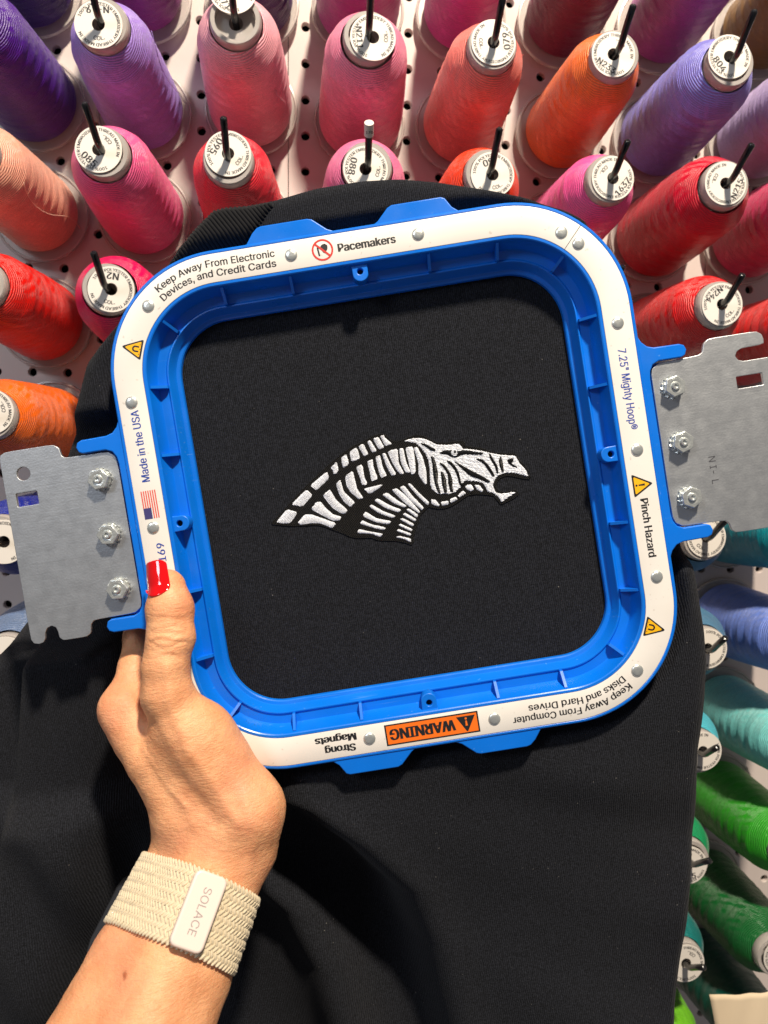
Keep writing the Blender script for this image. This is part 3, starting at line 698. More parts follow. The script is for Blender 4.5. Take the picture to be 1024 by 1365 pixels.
def strip_text(body, s0, s1, v, bold=0.0, z=.24, cap=None):
    V, Fc, w = text_geo(body, bold, 3); k = (s1-s0)/w; ky = k if cap is None else cap
    out = []
    for x, y, q in V:
        px, py = strip_pt(s0 + x*k, v + (y-.5)*ky); out.append((px, py, z+q))
    return out, Fc
def strip_poly(loops, s, v, z=.22, up=None):
    """flat loops given in (along, outward) millimetres about a point of the strip"""
    V, Fc = flat_geo(loops, 0)
    return [(*strip_pt(s+x, v+y), z) for x, y, _ in V], Fc

hoop = empty('embroidery_hoop', HOOP_M)
tag(hoop, 'square blue magnetic embroidery hoop with white printed rim and two steel brackets', 'embroidery hoop')
fr = MB()
fr.add(*ring_sweep([(115.2,-.9),(115.05,-.35),(114.6,-.02),(113.9,.02),(113.6,-.2),(113.55,-.8),(101.15,-.8),(101.1,-.2),(100.8,.0),(99.9,-.05),(99.45,-.4),(99.2,-1.2),
   (97.7,-8.4),(97.2,-9.1),(93.4,-9.3),(92.9,-9.0),(92.6,-8.5),(92.1,-8.45),(91.7,-9.0),(90.4,-13.6),(90.0,-14.1),(88.7,-14.4),(88.2,-14.9),(88.0,-16.6),(114.6,-16.6)]))
T1 = [(-53,112),(-50,114.6),(-47,115.4),(-43.9,119.6),(-41.6,121.6),(-39.8,122.1),(-19.2,122.1),(-17.2,121.5),(-11.4,116.4),(-8.3,115.0),(-5,112)]
T2 = [(6,112),(8.5,114.7),(11,116.2),(16.0,121.2),(18.0,122.1),(39.6,122.1),(41.3,121.4),(43.8,117.2),(46.2,115.3),(50,112)]
rot = lambda P: [(-x,-y) for x, y in P]
for P in (T1, T2, rot(T1), rot(T2)):
    fr.add(*plate_geo([P], -5.5, -.5, .45, 2))
ARM = [(113.4,51),(115.2,48.8),(116.4,46.2),(118.6,44.0),(121.5,43.1),(132.6,42.9),(134.6,42.0),(135.4,40),(134.6,37.8),(133,37),(122.8,37),(120.0,35.8),(118.5,33.2),(118.0,30)]
ARM = ARM + [(x,-y) for x, y in reversed(ARM)]
SHELF = [(116.5,36.5),(134,36.5),(134,-36.5),(116.5,-36.5)]
for f_ in (lambda P: P, rot):
    fr.add(*plate_geo([f_(ARM)], -10, -.6, .5, 2)); fr.add(*plate_geo([f_(SHELF)], -9.6, -4.3, .2, 1))
link('frame', fr.mesh('frame', M_BLUE, recalc=True, sharp=32), None, hoop)

strip = link('label_strip', mesh('label_strip', *ring_sweep([(113.46,-.75),(113.46,.10),(113.3,.16),(101.36,.16),(101.2,.10),(101.2,-.75)]), M_STRIP, recalc=True, sharp=30), None, hoop)

RIB_ME = MB()
pf = [(99.3,-1.6),(98.8,-1.2),(92.75,-6.6),(92.6,-7.4),(92.6,-9.4),(99.3,-9.4)]
for sgn in (-1, 1):
    pass
V = [(-.62, d-CC, z) for d, z in pf] + [(.62, d-CC, z) for d, z in pf]; k = len(pf)
RIB_ME = mesh('rib', V, [tuple(range(k)), tuple(reversed(range(k, 2*k)))] + [(i, i+k, (i+1) % k + k, (i+1) % k) for i in range(k)], M_BLUE, recalc=True)
def place(o, x, y, rz): o.location = (x*MM, y*MM, 0); o.rotation_euler = (0, 0, rz); return o
for side in range(4):
    a = -PI/2*side
    for t in (-61, -30.7, 30.7, 61):
        x, y = t, CC
        for _ in range(side): x, y = y, -x
        place(link('rib', RIB_ME, None, hoop), x, y, a)
    x, y = CC, CC
    for _ in range(side): x, y = y, -x
    place(link('rib', RIB_ME, None, hoop), x, y, a - PI/4)
bp = [(-4.6,37),(-3.5,35.2),(-3.4,31.6)] + [(3.4*math.cos(a), 31.6+3.2*math.sin(a)) for a in np.linspace(PI, 2*PI, 13)][1:-1] + [(3.4,31.6),(3.5,35.2),(4.6,37)]
BOSS_ME = mesh('screw_boss', *plate_geo([bp, circ(0, 32.8, 1.35, 16)], -9.4, -1.7, .4, 2), M_BLUE, sharp=35)
HOLE_ME = mesh('screw_hole_shade', [(x, y, -4.2) for x, y in circ(0, 32.8, 1.6, 16)], [tuple(range(16))], M_DARK)  # dark disc painting the shade down inside the boss hole
for side in range(4):
    x, y = 0, CC
    for _ in range(side): x, y = y, -x
    b = place(link('screw_boss', BOSS_ME, None, hoop), x, y, -PI/2*side); link('screw_hole_shade', HOLE_ME, None, b)

RIV_ME = MB().lathe([(2.75,.14),(2.72,.34),(2.45,.62),(1.9,.88),(1.2,1.02),(.5,1.05),(.01,1.04)], 24).mesh('rivet', M_ZINC, smooth=True)
for rx, ry in ((-28.5,107.4),(27.4,107.5),(88.9,98.4),(95.5,92.5),(107.2,55.9),(107.3,0),(107.5,-56.4),(92.8,-96),(27.3,-107.3),(-28.6,-107.2),(-107.5,0),(-107.7,55.5),(-93.5,95.6)):
    r_ = place(link('rivet', RIV_ME, None, strip), rx, ry, random.uniform(0,6))

def lettering(parts, mat, name='lettering'):
    mb = MB()
    for V, Fc in parts: mb.add(V, Fc)
    return link(name, mb.mesh(name, mat), None, strip)
RS, BS, LS = QS, 2*QS, 3*QS                 # s at the middle of the right, bottom and left sides
lettering([strip_text('Keep Away From Electronic', -89, -35.6, 2.15, .035, cap=3.0), strip_text('Devices, and Credit Cards', -90, -35.6, -2.2, .035, cap=3.0)], M_PRINT_K)
lettering([strip_text('Pacemakers', -7.8, 17.2, -.1, .075, cap=3.4)], M_PRINT_K)
lettering([strip_text('7.25" Mighty Hoop®', RS-44.5, RS-9.2, -.1, .02, cap=3.6)], M_PRINT_B)
lettering([strip_text('Pinch Hazard', RS+21.6, RS+47.3, -.3, .05, cap=3.4)], M_PRINT_K)
lettering([strip_text('Keep Away From Computer', BS-89, BS-35.4, 2.3, .035, cap=3.0), strip_text('Disks and Hard Drives', BS-89, BS-43, -2.0, .035, cap=3.0)], M_PRINT_K)
lettering([strip_text('Strong', BS+35.3, BS+48.6, 2.4, .085, cap=3.1), strip_text('Magnets', BS+34.4, BS+52.4, -2.2, .085, cap=3.1)], M_PRINT_K)
lettering([strip_text('Made in the USA', LS+20.4, LS+51.8, -.2, .03, cap=3.5)], M_PRINT_B)
lettering([strip_text('169', LS-15.2, LS-7.2, -1.6, .03, cap=3.3)], M_PRINT_B)
# pacemaker prohibition sign
lettering([strip_poly([circ(0,0,4.7,36), circ(0,0,3.9,36)], -14.7, .1, .24), strip_poly([[(-3.1,2.5),(-2.5,3.1),(3.1,-2.5),(2.5,-3.1)]], -14.7, .1, .27)], M_PRINT_R, 'prohibition_ring')
lettering([strip_poly([chaikin([(-.2,2.2),(1.2,2.6),(2.4,1.7),(2.3,.2),(.9,-1.6),(.2,-1.2),(-.6,.2),(-.7,1.5)], 2)], -14.7, .1, .24),
           strip_poly([[(-2.4,1.2),(-1.7,1.4),(-1.3,-2.4),(-2.0,-2.4)]], -14.7, .1, .24), strip_poly([[(-2.3,1.4),(-.3,1.0),(-.3,.6),(-2.2,.9)]], -14.7, .1, .242)], M_PRINT_K, 'pacemaker_pictogram')
# warning triangles
def tri(r, a0=PI/2):
    P = circ(0, 0, r, 3, a0); Q = []
    for i in range(3):
        p, a, b = P[i], P[i-1], P[(i+1) % 3]
        for t in ((a, .10), (a, .03), (b, .03), (b, .10)):
            w = .03 if t[1] < .05 else 0
            Q.append((p[0]+(t[0][0]-p[0])*t[1] - p[0]*w, p[1]+(t[0][1]-p[1])*t[1] - p[1]*w))
    return Q
def hazard(s, v, kind, turn=0.0):
    R = lambda P: [(x*math.cos(turn)-y*math.sin(turn), x*math.sin(turn)+y*math.cos(turn)) for x, y in P]
    rt_ = tri(6.0) 
    lettering([strip_poly([R(rt_)], s, v-.9, .22)], M_PRINT_K, 'triangle_border')
    lettering([strip_poly([R(tri(4.55))], s, v-.9, .25)], M_PRINT_Y, 'triangle_field')
    if kind == '!':
        P = [[(-.5,2.3),(.5,2.3),(.28,-.5),(-.28,-.5)], circ(0,-1.4,.5,12)]
    else:
        arc = [(1.5*math.cos(a), -.2+1.5*math.sin(a)) for a in np.linspace(0, PI, 12)] + [(-1.5,-1.7),(-.75,-1.7)] + [(.75*math.cos(a), -.2+.75*math.sin(a)) for a in np.linspace(PI, 0, 10)] + [(.75,-1.7),(1.5,-1.7)]
        P = [arc, circ(-2.3,-1.9,.25,6), circ(2.3,-1.9,.25,6), circ(.1,-2.1,.2,6)]
    lettering([strip_poly([R(p)], s, v-.9, .28) for p in P], M_PRINT_K, 'hazard_symbol')
hazard(LS+79.5, -1.4, 'm', .02); hazard(RS+15.4, -.4, '!'); hazard(RS+79.5, -1.6, 'm', .0)
# orange WARNING panel
lettering([strip_poly([[(-20.9,-4.7),(20.9,-4.7),(20.9,4.7),(-20.9,4.7)]], BS+.5, -.2, .22)], M_PRINT_K, 'warning_border')
lettering([strip_poly([[(-20.2,-4.05),(20.2,-4.05),(20.2,4.05),(-20.2,4.05)]], BS+.5, -.2, .25)], M_PRINT_O, 'warning_field')
lettering([strip_text('WARNING', BS-9.6, BS+19.2, -.2, .085, .28, cap=4.8), strip_poly([[(-4.2,-3.2),(4.2,-3.2),(.3,3.6),(-.3,3.6)]], BS-14.8, -.2, .28)], M_PRINT_K, 'warning_lettering')
lettering([strip_poly([[(-.5,1.3),(.5,1.3),(.3,-1.0),(-.3,-1.0)]], BS-14.8, -.4, .31), strip_poly([circ(0,-1.9,.5,10)], BS-14.8, -.4, .31)], M_PRINT_O, 'exclamation_mark')
# little flag, read upwards
fl = []
for i in range(7):
    y = 3.25 - (2*i)*.5
    fl.append(strip_poly([[(-6.2 if i > 3 else -1.4, y), (6.2, y), (6.2, y-.5), (-6.2 if i > 3 else -1.4, y-.5)]], LS+10.2, -.2, .24))
lettering(fl, M_PRINT_F, 'flag_stripes')
lettering([strip_poly([[(-6.2,3.25),(-1.4,3.25),(-1.4,-.25),(-6.2,-.25)]], LS+10.2, -.2, .245)], M_PRINT_N, 'flag_canton')
# the join of the strip
a_ = math.radians(47)
j0 = [(CC+ (d-CC)*math.cos(a_+t), CC+(d-CC)*math.sin(a_+t), .21) for d, t in ((101.3,-.003),(113.4,-.003),(113.4,.003),(101.3,.003))]
link('strip_joint', mesh('strip_joint', j0, [(0,1,2,3)], M_PRINT_K), None, strip)

# steel brackets
PL = [(-119.0,31),(-119.6,34),(-122.6,36.3),(-141.6,36.6),(-143,37.8),(-143.6,41.4),(-146.2,43.2),(-167.4,43.2),(-169.8,42),(-170.3,39.5),(-170.3,-40.2),(-169.2,-42.4),(-167,-43),
      (-164.9,-42.6),(-163.8,-41),(-163.5,-38.6),(-162.3,-36.6),(-160.2,-35.8),(-158.3,-36.8),(-157.7,-38.9),(-157.5,-41.6),(-155.9,-43.1),(-145.6,-43.1),(-143.4,-41.8),(-142.7,-38),(-141,-36.3),(-122.6,-36),(-119.6,-34),(-118.9,-31)]
PR = [(119.2,31),(119.8,34),(122.8,36.1),(140.8,36.8),(142.8,37.8),(143.9,41.6),(146.4,43.3),(167.2,43.2),(169.6,41.6),(170.2,39.4),(170.0,37.2),(160.2,36.9),(157.8,35.8),(156.8,33.9),(157.8,32),(160.2,31.1),(172,31.2),(173.4,29.6),
      (173.4,-40.4),(172.2,-42.6),(170.4,-43),(146,-43),(144.2,-41.6),(143.6,-38.6),(142,-36.9),(123.2,-36.4),(120.2,-34.6),(119.1,-31.4)]
def rounded(cx, cy, w, h, r):
    P = []
    for sx_, sy_, a0 in ((1,1,0),(-1,1,PI/2),(-1,-1,PI),(1,-1,3*PI/2)):
        for i in range(4): a = a0 + PI/2*i/3; P.append((cx+sx_*(w/2-r)+r*math.cos(a), cy+sy_*(h/2-r)+r*math.sin(a)))
    return P
hexr = [(5.1*math.cos(PI/3*i), 5.1*math.sin(PI/3*i)) for i in range(6)]
nut = MB(); nut.add(*plate_geo([hexr, circ(0,0,2.0,18)], 1.0, 4.3, .35, 2)); nut.lathe([(2.0,4.2),(2.35,4.32),(3.5,4.36),(3.6,4.2)], 28)
NUT_ME = nut.mesh('nut', M_ZINC, sharp=35)
BOLT_ME = MB().lathe([(1.95,0),(1.95,4.9),(1.6,5.3),(1.0,5.3),(.8,4.7),(.01,4.6)], 20).mesh('bolt_end', M_ZINC, sharp=40)
wsh = MB(); wsh.lathe([(2.2,.9),(4.9,.9),(5.0,.6),(5.0,.05)], 28)
for i in range(14):
    a = 2*PI*i/14; ca, sa = math.cos(a), math.sin(a)
    pts = []
    for rr, zz in ((4.6,.2),(5.55,.1),(5.55,.95),(4.6,.95)):
        for t in (-.5,.5): pts.append((rr*ca - t*sa, rr*sa + t*ca, zz + (t*.4)))
    wsh.add(pts, [(0,1,3,2),(2,3,5,4),(4,5,7,6),(6,7,1,0),(0,2,4,6),(1,7,5,3)])
WASH_ME = wsh.mesh('lock_washer', M_ZINC, recalc=True, sharp=35)
ZP = -2.3
for P, holes, sg, words in ((PL, [circ(-160.9,32.6,3.0,28), rounded(-161.1,21.4,9.6,6.0,.5)], -1, 'left steel bracket with a round and a square hole'),
                            (PR, [rounded(161.6,22.2,11.6,5.4,.5)], 1, 'right steel bracket with a side slot')):
    pl = link('bracket', mesh('bracket', *plate_geo([chaikin(P)]+holes, ZP-1.7, ZP, .22, 2), M_STEEL, sharp=35), None, hoop); pl['label'] = words
    for y in (24.7, .2, -24.2):
        for me, nm in ((WASH_ME,'lock_washer'), (NUT_ME,'nut'), (BOLT_ME,'bolt_end')):
            o = link(nm, me, None, pl); o.location = (sg*127.4*MM, y*MM, (ZP+.02)*MM); o.rotation_euler = (0, 0, random.uniform(0, 1.0)); o.scale = (.93, .93, 1)
    if sg > 0:
        mk = MB()
        for body, yy in (('N', -8), ('I-', -12), ('L', -18.4)):
            V, Fc, w_ = text_geo(body, 0, 2)
            mk.add([(138.6 + y*3.0, yy - x*3.0, ZP+.05) for x, y, _ in V], Fc)
        link('pen_mark', mk.mesh('pen_mark', M_MARK), None, pl)

# ------------------------------------------------------------------ the sweatshirt
def rr_dist(x, y, half, rad):
    qx = np.abs(x)-(half-rad); qy = np.abs(y)-(half-rad)
    return np.hypot(np.maximum(qx,0), np.maximum(qy,0)) + np.minimum(np.maximum(qx,qy),0) - rad
sig = lambda t: 1/(1+np.exp(-np.clip(t, -40, 40)))
def sstep(a, b, x): t = np.clip((x-a)/(b-a), 0, 1); return t*t*(3-2*t)
def fold_x(F_, y):
    F_ = sorted(F_, key=lambda p: p[1]); return np.interp(y, [p[1] for p in F_], [p[0] for p in F_])
def cloth_z(x, y):
    d = np.maximum(rr_dist(x, y, 115.0, 51.5), 0)
    arm = sstep(58, 48, np.abs(y))*sstep(100, 112, np.abs(x))
    z = -17.2 + 8.5*sstep(.5, 10, d)*(1-arm) - 2.5*arm*sstep(.5, 6, d) - 8*sstep(25, 90, d)
    low = sstep(-112, -150, y)
    xa, xb, xc = fold_x(FOLD_A, y), fold_x(FOLD_B, y), fold_x(FOLD_C, y)
    lowA = sstep(-117, -135, y)
    left_of_a = 1 - sig((x-xa)/5.0)
    z = z - 33*left_of_a*lowA*(1-np.exp(-d/12)) + 5*np.exp(-((x-xa-10)/12)**2)*lowA
    z = z + 20*np.exp(-((x-xb)/14)**2)*sstep(-140, -185, y)
    pocket = sstep(30, -5, y)*sig((-x-112)/4.0)*(1-lowA)
    z = z - 46*pocket*(1-np.exp(-d/9))
    z = z + 34*sig((xc - x)/7.0)*sstep(-20, -60, y)*sig((-x-110)/10)
    xd = fold_x(FOLD_D, y); z = z - 26*sig((xd-x)/1.6)*sstep(0, -40, y)*sig((-x-120)/6)
    z = z + 3.0*np.sin(x*.055+y*.02+1.0)*np.sin(y*.035+.6)*(1-np.exp(-d/25))*low
    z = z - 3.2*np.exp(-((y+152+.40*(x-40))/15)**2)*sig((x-25)/14)*low + 2.6*np.exp(-((y+190+.55*(x-40))/17)**2)*sig((x-10)/15) - 2.0*np.exp(-((y+232+.65*(x-40))/16)**2)*sig((x-5)/12)
    # left flank: soft long folds
    z = z + 2.5*np.sin(x*.16 + y*.045)*sig((-x-125)/8)*low
    return z
poly = np.array(GARMENT); cx0, cy0 = 0.0, -60.0
NTH = 560; ths = np.linspace(0, 2*PI, NTH, endpoint=False)
rad = np.zeros(NTH)
for i, t in enumerate(ths):
    dx, dy = math.cos(t), math.sin(t); best = 0
    for k in range(len(poly)):
        ax, ay = poly[k]-(cx0,cy0); bx, by = poly[(k+1) % len(poly)]-(cx0,cy0)
        den = dx*(by-ay) - dy*(bx-ax)
        if abs(den) < 1e-9: continue
        u = (ax*(by-ay) - ay*(bx-ax))/den; w_ = (ax*dy - ay*dx)/den
        if u > 0 and -1e-6 <= w_ <= 1+1e-6: best = max(best, u)
    rad[i] = best
rad = (np.roll(rad,1)+2*rad+np.roll(rad,-1))/4
NR = 170; fr_ = np.linspace(0, 1, NR+1)[1:]**.85
V = [(cx0, cy0, float(cloth_z(np.array(cx0), np.array(cy0))))]
rings = []
for f_ in fr_:
    x = cx0 + np.cos(ths)*rad*f_; y = cy0 + np.sin(ths)*rad*f_
    e = np.clip((f_*rad - (rad-7))/7, 0, 1)
    z = cloth_z(x, y) - 5.5*(1-np.sqrt(np.maximum(1-e**2, 0)))
    rings.append((x, y, z))
x, y, z = rings[-1]
for k, (inn, dz) in enumerate(((.3,2.0),(1.2,3.8),(3,5.5),(8,7.5),(20,10),(50,13))):
    rings.append((cx0+np.cos(ths)*(rad-inn), cy0+np.sin(ths)*(rad-inn), z-dz))
for x, y, z in rings: V += list(zip(x.tolist(), y.tolist(), z.tolist()))
Fc = [(0, 1+i, 1+(i+1) % NTH) for i in range(NTH)]
for j in range(len(rings)-1):
    b0 = 1+j*NTH; b1 = b0+NTH
    for i in range(NTH):
        k = (i+1) % NTH; Fc.append((b0+i, b1+i, b1+k, b0+k))
shirt = empty('sweatshirt', HOOP_M)
tag(shirt, 'black knit sweatshirt clamped in the hoop with an embroidered striped horse head', 'sweatshirt')
link('front_panel', mesh('front_panel', V, Fc, M_FLEECE, smooth=True), None, shirt)

# ribbed neck band: parallel cords cut to the band's outline
rp = [Vector(p) for p in RIBBING]; dirv = Vector((.50, -.866)); perp = Vector((.866, .50))
ribs = MB(); us = [p.dot(perp) for p in rp]; u = min(us)+.4
while u < max(us)-.2:
    hits = []
    for k in range(len(rp)):
        a, b = rp[k], rp[(k+1) % len(rp)]; ua, ub = a.dot(perp)-u, b.dot(perp)-u
        if (ua > 0) != (ub > 0): hits.append((a + (b-a)*(ua/(ua-ub))).dot(dirv))
    hits.sort()
    for h0, h1 in zip(hits[0::2], hits[1::2]):
        if h1-h0 < .8: continue
        pts = []; nseg = max(3, int((h1-h0)/2.5))
        for i in range(nseg+1):
            h_ = h0 + (h1-h0)*i/nseg; q = perp*u + dirv*h_
            e0 = min(h_-h0, h1-h_); zz = float(cloth_z(np.array(q.x), np.array(q.y))) + 1.1 - max(0, 2.2-e0)**2*.35
            pts.append((q.x, q.y, zz))
        ribs.tube(pts, .86, 8)
    u += 1.62
ro = link('ribbed_neckband', ribs.mesh('ribbed_neckband', M_RIB, smooth=True), None, shirt); ro['kind'] = 'stuff'
# stitched horse head: every patch is a raised pad covered with laid threads
ZE = -17.2
def hatch(P, z, spacing=.56, ang=None, seg=None, rad=.24, jit=.14):
    pv = [Vector(p) for p in P]
    if ang is None:
        A_ = np.array(P); A_ = A_ - A_.mean(0); w_, e_ = np.linalg.eigh(A_.T@A_); ang = math.atan2(e_[1,0], e_[0,0]) + .18
    dv = Vector((math.cos(ang), math.sin(ang))); pd = Vector((-dv.y, dv.x)); mb = MB()
    us = [p.dot(pd) for p in pv]; u = min(us) + .25
    while u < max(us) - .18:
        hits = []
        for k in range(len(pv)):
            a, b = pv[k], pv[(k+1) % len(pv)]; ua, ub = a.dot(pd)-u, b.dot(pd)-u
            if (ua > 0) != (ub > 0): hits.append((a + (b-a)*(ua/(ua-ub))).dot(dv))
        hits.sort()
        for h0, h1 in zip(hits[0::2], hits[1::2]):
            h0 -= random.uniform(-.18, jit-.04); h1 += random.uniform(-.18, jit-.04)
            if h1-h0 < .35: continue
            cuts = [h0]
            if seg:
                q = h0 + random.uniform(.3, 1)*seg
                while q < h1-.6: cuts.append(q); q += seg*random.uniform(.85, 1.15)
            cuts.append(h1)
            for c0_, c1_ in zip(cuts[:-1], cuts[1:]):
                pts = []
                for t, dz in ((0,-.28),(.12,.02),(.5,.10),(.88,.02),(1,-.28)):
                    q = pd*(u+random.uniform(-.05,.05)) + dv*(c0_+(c1_-c0_)*t); pts.append((q.x, q.y, z+dz+random.uniform(-.03,.03)))
                mb.tube(pts, rad, 5, False)
        u += spacing*random.uniform(.9, 1.1)
    return mb
def stitched(name, P, z0, z1, mat, grow=0.0, bev=.18, **k):
    mb = MB(); mb.add(*plate_geo([P], z0, z1, bev, 2, grow)); hb = hatch(P, z1, **k); mb.add(hb.V, hb.F)
    return link(name, mb.mesh(name, mat, sharp=60), None, shirt)
link('stitched_ground', mesh('stitched_ground', *plate_geo([chaikin(EMB_BASE)], ZE-.3, ZE+.38, .2, 2, -.25), M_BLACK_ST, sharp=60), None, shirt)
for P in EMB_WHITE:
    stitched('stitched_stripe', chaikin(P), ZE, ZE+.48, M_WHITE_TH, .04)
stitched('stitched_face', chaikin(EMB_FACE), ZE, ZE+.48, M_WHITE_TH, -.02, ang=.16, seg=3.2)
for P in EMB_BLACK:
    stitched('stitched_line', chaikin(P), ZE+.2, ZE+.85, M_BLACK_TH, .22, .12, jit=.22)
stitched('stitched_eye', EMB_EYE, ZE+.3, ZE+1.05, M_WHITE_TH)
stitched('stitched_pupil', EMB_PUPIL, ZE+.6, ZE+1.35, M_BLACK_TH, 0, .1)
# satin edge cord round the whole figure
edge = MB(); pb = chaikin(EMB_BASE); pb = [(x, y, ZE+.22) for x, y in pb]
edge.tube(pb+[pb[0]], .27, 6, False)
link('satin_edge', edge.mesh('satin_edge', M_BLACK_ST, smooth=True), None, shirt)

# ------------------------------------------------------------------ hand and forearm
def seg_sdf(Pn, a, b):
    a = np.array(a); b = np.array(b); ba = b[:3]-a[:3]; pa = Pn-a[:3]
    t = np.clip((pa@ba)/(ba@ba), 0, 1)
    return np.linalg.norm(pa - t[:,None]*ba, axis=1) - (a[3] + (b[3]-a[3])*t)
def smin(a, b, k):
    h = np.clip(.5+.5*(b-a)/k, 0, 1); return b*(1-h)+a*h - k*h*(1-h)
def hand_sdf(Pn, names=None):
    tot = None
    for nm, ch in HAND.items():
        if names and nm not in names: continue
        g = None
        for a, b in zip(ch[:-1], ch[1:]):
            s_ = seg_sdf(Pn, a, b); g = s_ if g is None else smin(g, s_, 2.5)
        k = {'thumb':5, 'index':3.0, 'back':8, 'wristf':10, 'middle':2.5, 'ring':2.5, 'little':2.5}.get(nm, 9)
        tot = g if tot is None else smin(tot, g, k)
    return tot
def surface_nets(lo, hi, h, fn):
    nx, ny, nz = [int(math.ceil((b-a)/h))+1 for a, b in zip(lo, hi)]
    xs = lo[0]+np.arange(nx)*h; ys = lo[1]+np.arange(ny)*h; zs = lo[2]+np.arange(nz)*h
    Fv = np.empty((nx,ny,nz), np.float32)
    YY, ZZ = np.meshgrid(ys, zs, indexing='ij'); flat = np.stack([np.zeros(YY.size), YY.ravel(), ZZ.ravel()], 1)
    for i, x_ in enumerate(xs):
        flat[:,0] = x_; Fv[i] = fn(flat).reshape(ny, nz)
    corners = [(0,0,0),(1,0,0),(0,1,0),(1,1,0),(0,0,1),(1,0,1),(0,1,1),(1,1,1)]
    sub = [Fv[i:nx-1+i, j:ny-1+j, k:nz-1+k] for i,j,k in corners]
    neg = sum((s_ < 0).astype(int) for s_ in sub); act = (neg > 0) & (neg < 8)
    idx = np.full(act.shape, -1); cells = np.argwhere(act); idx[act] = np.arange(len(cells))
    acc = np.zeros((len(cells),3)); cnt = np.zeros(len(cells)); vals = [s_[act] for s_ in sub]
    for p in range(8):
        for q in range(p+1, 8):
            dlt = np.array(corners[q])-np.array(corners[p])
            if np.abs(dlt).sum() != 1: continue
            a, b = vals[p], vals[q]; m_ = (a < 0) != (b < 0)
            t = np.where(m_, a/np.where(m_, a-b, 1), 0)
            acc[m_] += (np.array(corners[p]) + t[:,None]*dlt)[m_]; cnt[m_] += 1
    Vv = (cells + acc/cnt[:,None])*h + np.array(lo)
    faces = []
    for ax in range(3):
        sh = [nx, ny, nz]; sl0 = [slice(None)]*3; sl1 = [slice(None)]*3
        sl0[ax] = slice(0, sh[ax]-1); sl1[ax] = slice(1, sh[ax])
        A_, B_ = Fv[tuple(sl0)] < 0, Fv[tuple(sl1)] < 0
        ed = np.argwhere(A_ != B_); u_, v_ = (ax+1) % 3, (ax+2) % 3
        ok = (ed[:,u_] > 0) & (ed[:,v_] > 0) & (ed[:,u_] < sh[u_]-1) & (ed[:,v_] < sh[v_]-1); ed = ed[ok]
        s0 = A_[tuple(ed.T)]
        e00 = ed.copy(); e10 = ed.copy(); e10[:,u_] -= 1; e11 = e10.copy(); e11[:,v_] -= 1; e01 = ed.copy(); e01[:,v_] -= 1
        q = np.stack([idx[tuple(e.T)] for e in (e00,e10,e11,e01)], 1)
        q[~s0] = q[~s0][:,::-1]; faces.append(q)
    return Vv, np.concatenate(faces)
def grad(Pn, fn, e=.05):
    g = np.stack([fn(Pn+np.eye(3)[i]*e) - fn(Pn-np.eye(3)[i]*e) for i in range(3)], 1); return g/np.linalg.norm(g, axis=1)[:,None]
allp = np.array([p for ch in HAND.values() for p in ch])
lo = [(allp[:,i]-allp[:,3]).min()-3 for i in range(3)]; hi = [(allp[:,i]+allp[:,3]).max()+3 for i in range(3)]
lo[1] = max(lo[1], -262.0)                     # the forearm ends out of frame
fnh = lambda p: np.maximum(hand_sdf(p), -258.0 - p[:,1])
HV, HF = surface_nets(lo, hi, 1.6, fnh)
bm = bmesh.new(); bv = [bm.verts.new(v) for v in HV]
for q in HF: bm.faces.new([bv[i] for i in q])
bmesh.ops.subdivide_edges(bm, edges=bm.edges[:], cuts=1, use_grid_fill=True)
bm.verts.ensure_lookup_table(); bm.verts.index_update()
HV = np.array([v.co[:] for v in bm.verts]); HF = [tuple(v.index for v in f_.verts) for f_ in bm.faces]; bm.free()
for _ in range(2):
    HV = HV - grad(HV, fnh)*fnh(HV)[:,None]
NRM = grad(HV, fnh)
# creases over the thumb joint, tendons and wrist lines
disp = np.zeros(len(HV))
crs = np.array(CREASES); axis_t = np.array(HAND['thumb'][1][:3]) - np.array(HAND['thumb'][4][:3]); axis_t /= np.linalg.norm(axis_t)
front = np.clip(NRM[:,2], 0, 1)
for i, c_ in enumerate(crs):
    rel = HV - c_; along = rel@axis_t; side = rel[:,0]
    wv = .6*np.sin(side*.55+i*1.7) + .03*side**2*(1 if i % 2 else -1)
    disp -= (.42 if i in (1,2,3) else .24)*np.exp(-((along-wv)/.62)**2)*np.exp(-(np.abs(side)/8.5)**4)*front
    disp += .16*np.exp(-((along-wv-1.5)/1.0)**2)*np.exp(-(np.abs(side)/8)**4)*front
rng = np.array([mnoise.fractal(Vector(p)*.05, .9, 2.0, 3) for p in HV]); disp += rng*.55
fine_ = np.array([mnoise.noise(Vector((p[0]*.35+p[1]*.12, p[1]*.9-p[0]*.35, p[2]*.5))) for p in HV]); disp += fine_*.10
def along_line(L_, sg_, amp):
    L_ = np.array(L_)[:,:2]; best = np.full(len(HV), 1e9)
    for a_, b_ in zip(L_[:-1], L_[1:]):
        ba = b_-a_; t_ = np.clip(((HV[:,:2]-a_)@ba)/(ba@ba), 0, 1); best = np.minimum(best, np.linalg.norm(HV[:,:2]-a_-t_[:,None]*ba, axis=1))
    return amp*np.exp(-(best/sg_)**2)*np.clip(NRM[:,2]*1.5, 0, 1)
for L_, sg_, amp in TENDONS: disp += along_line(L_, sg_, amp)
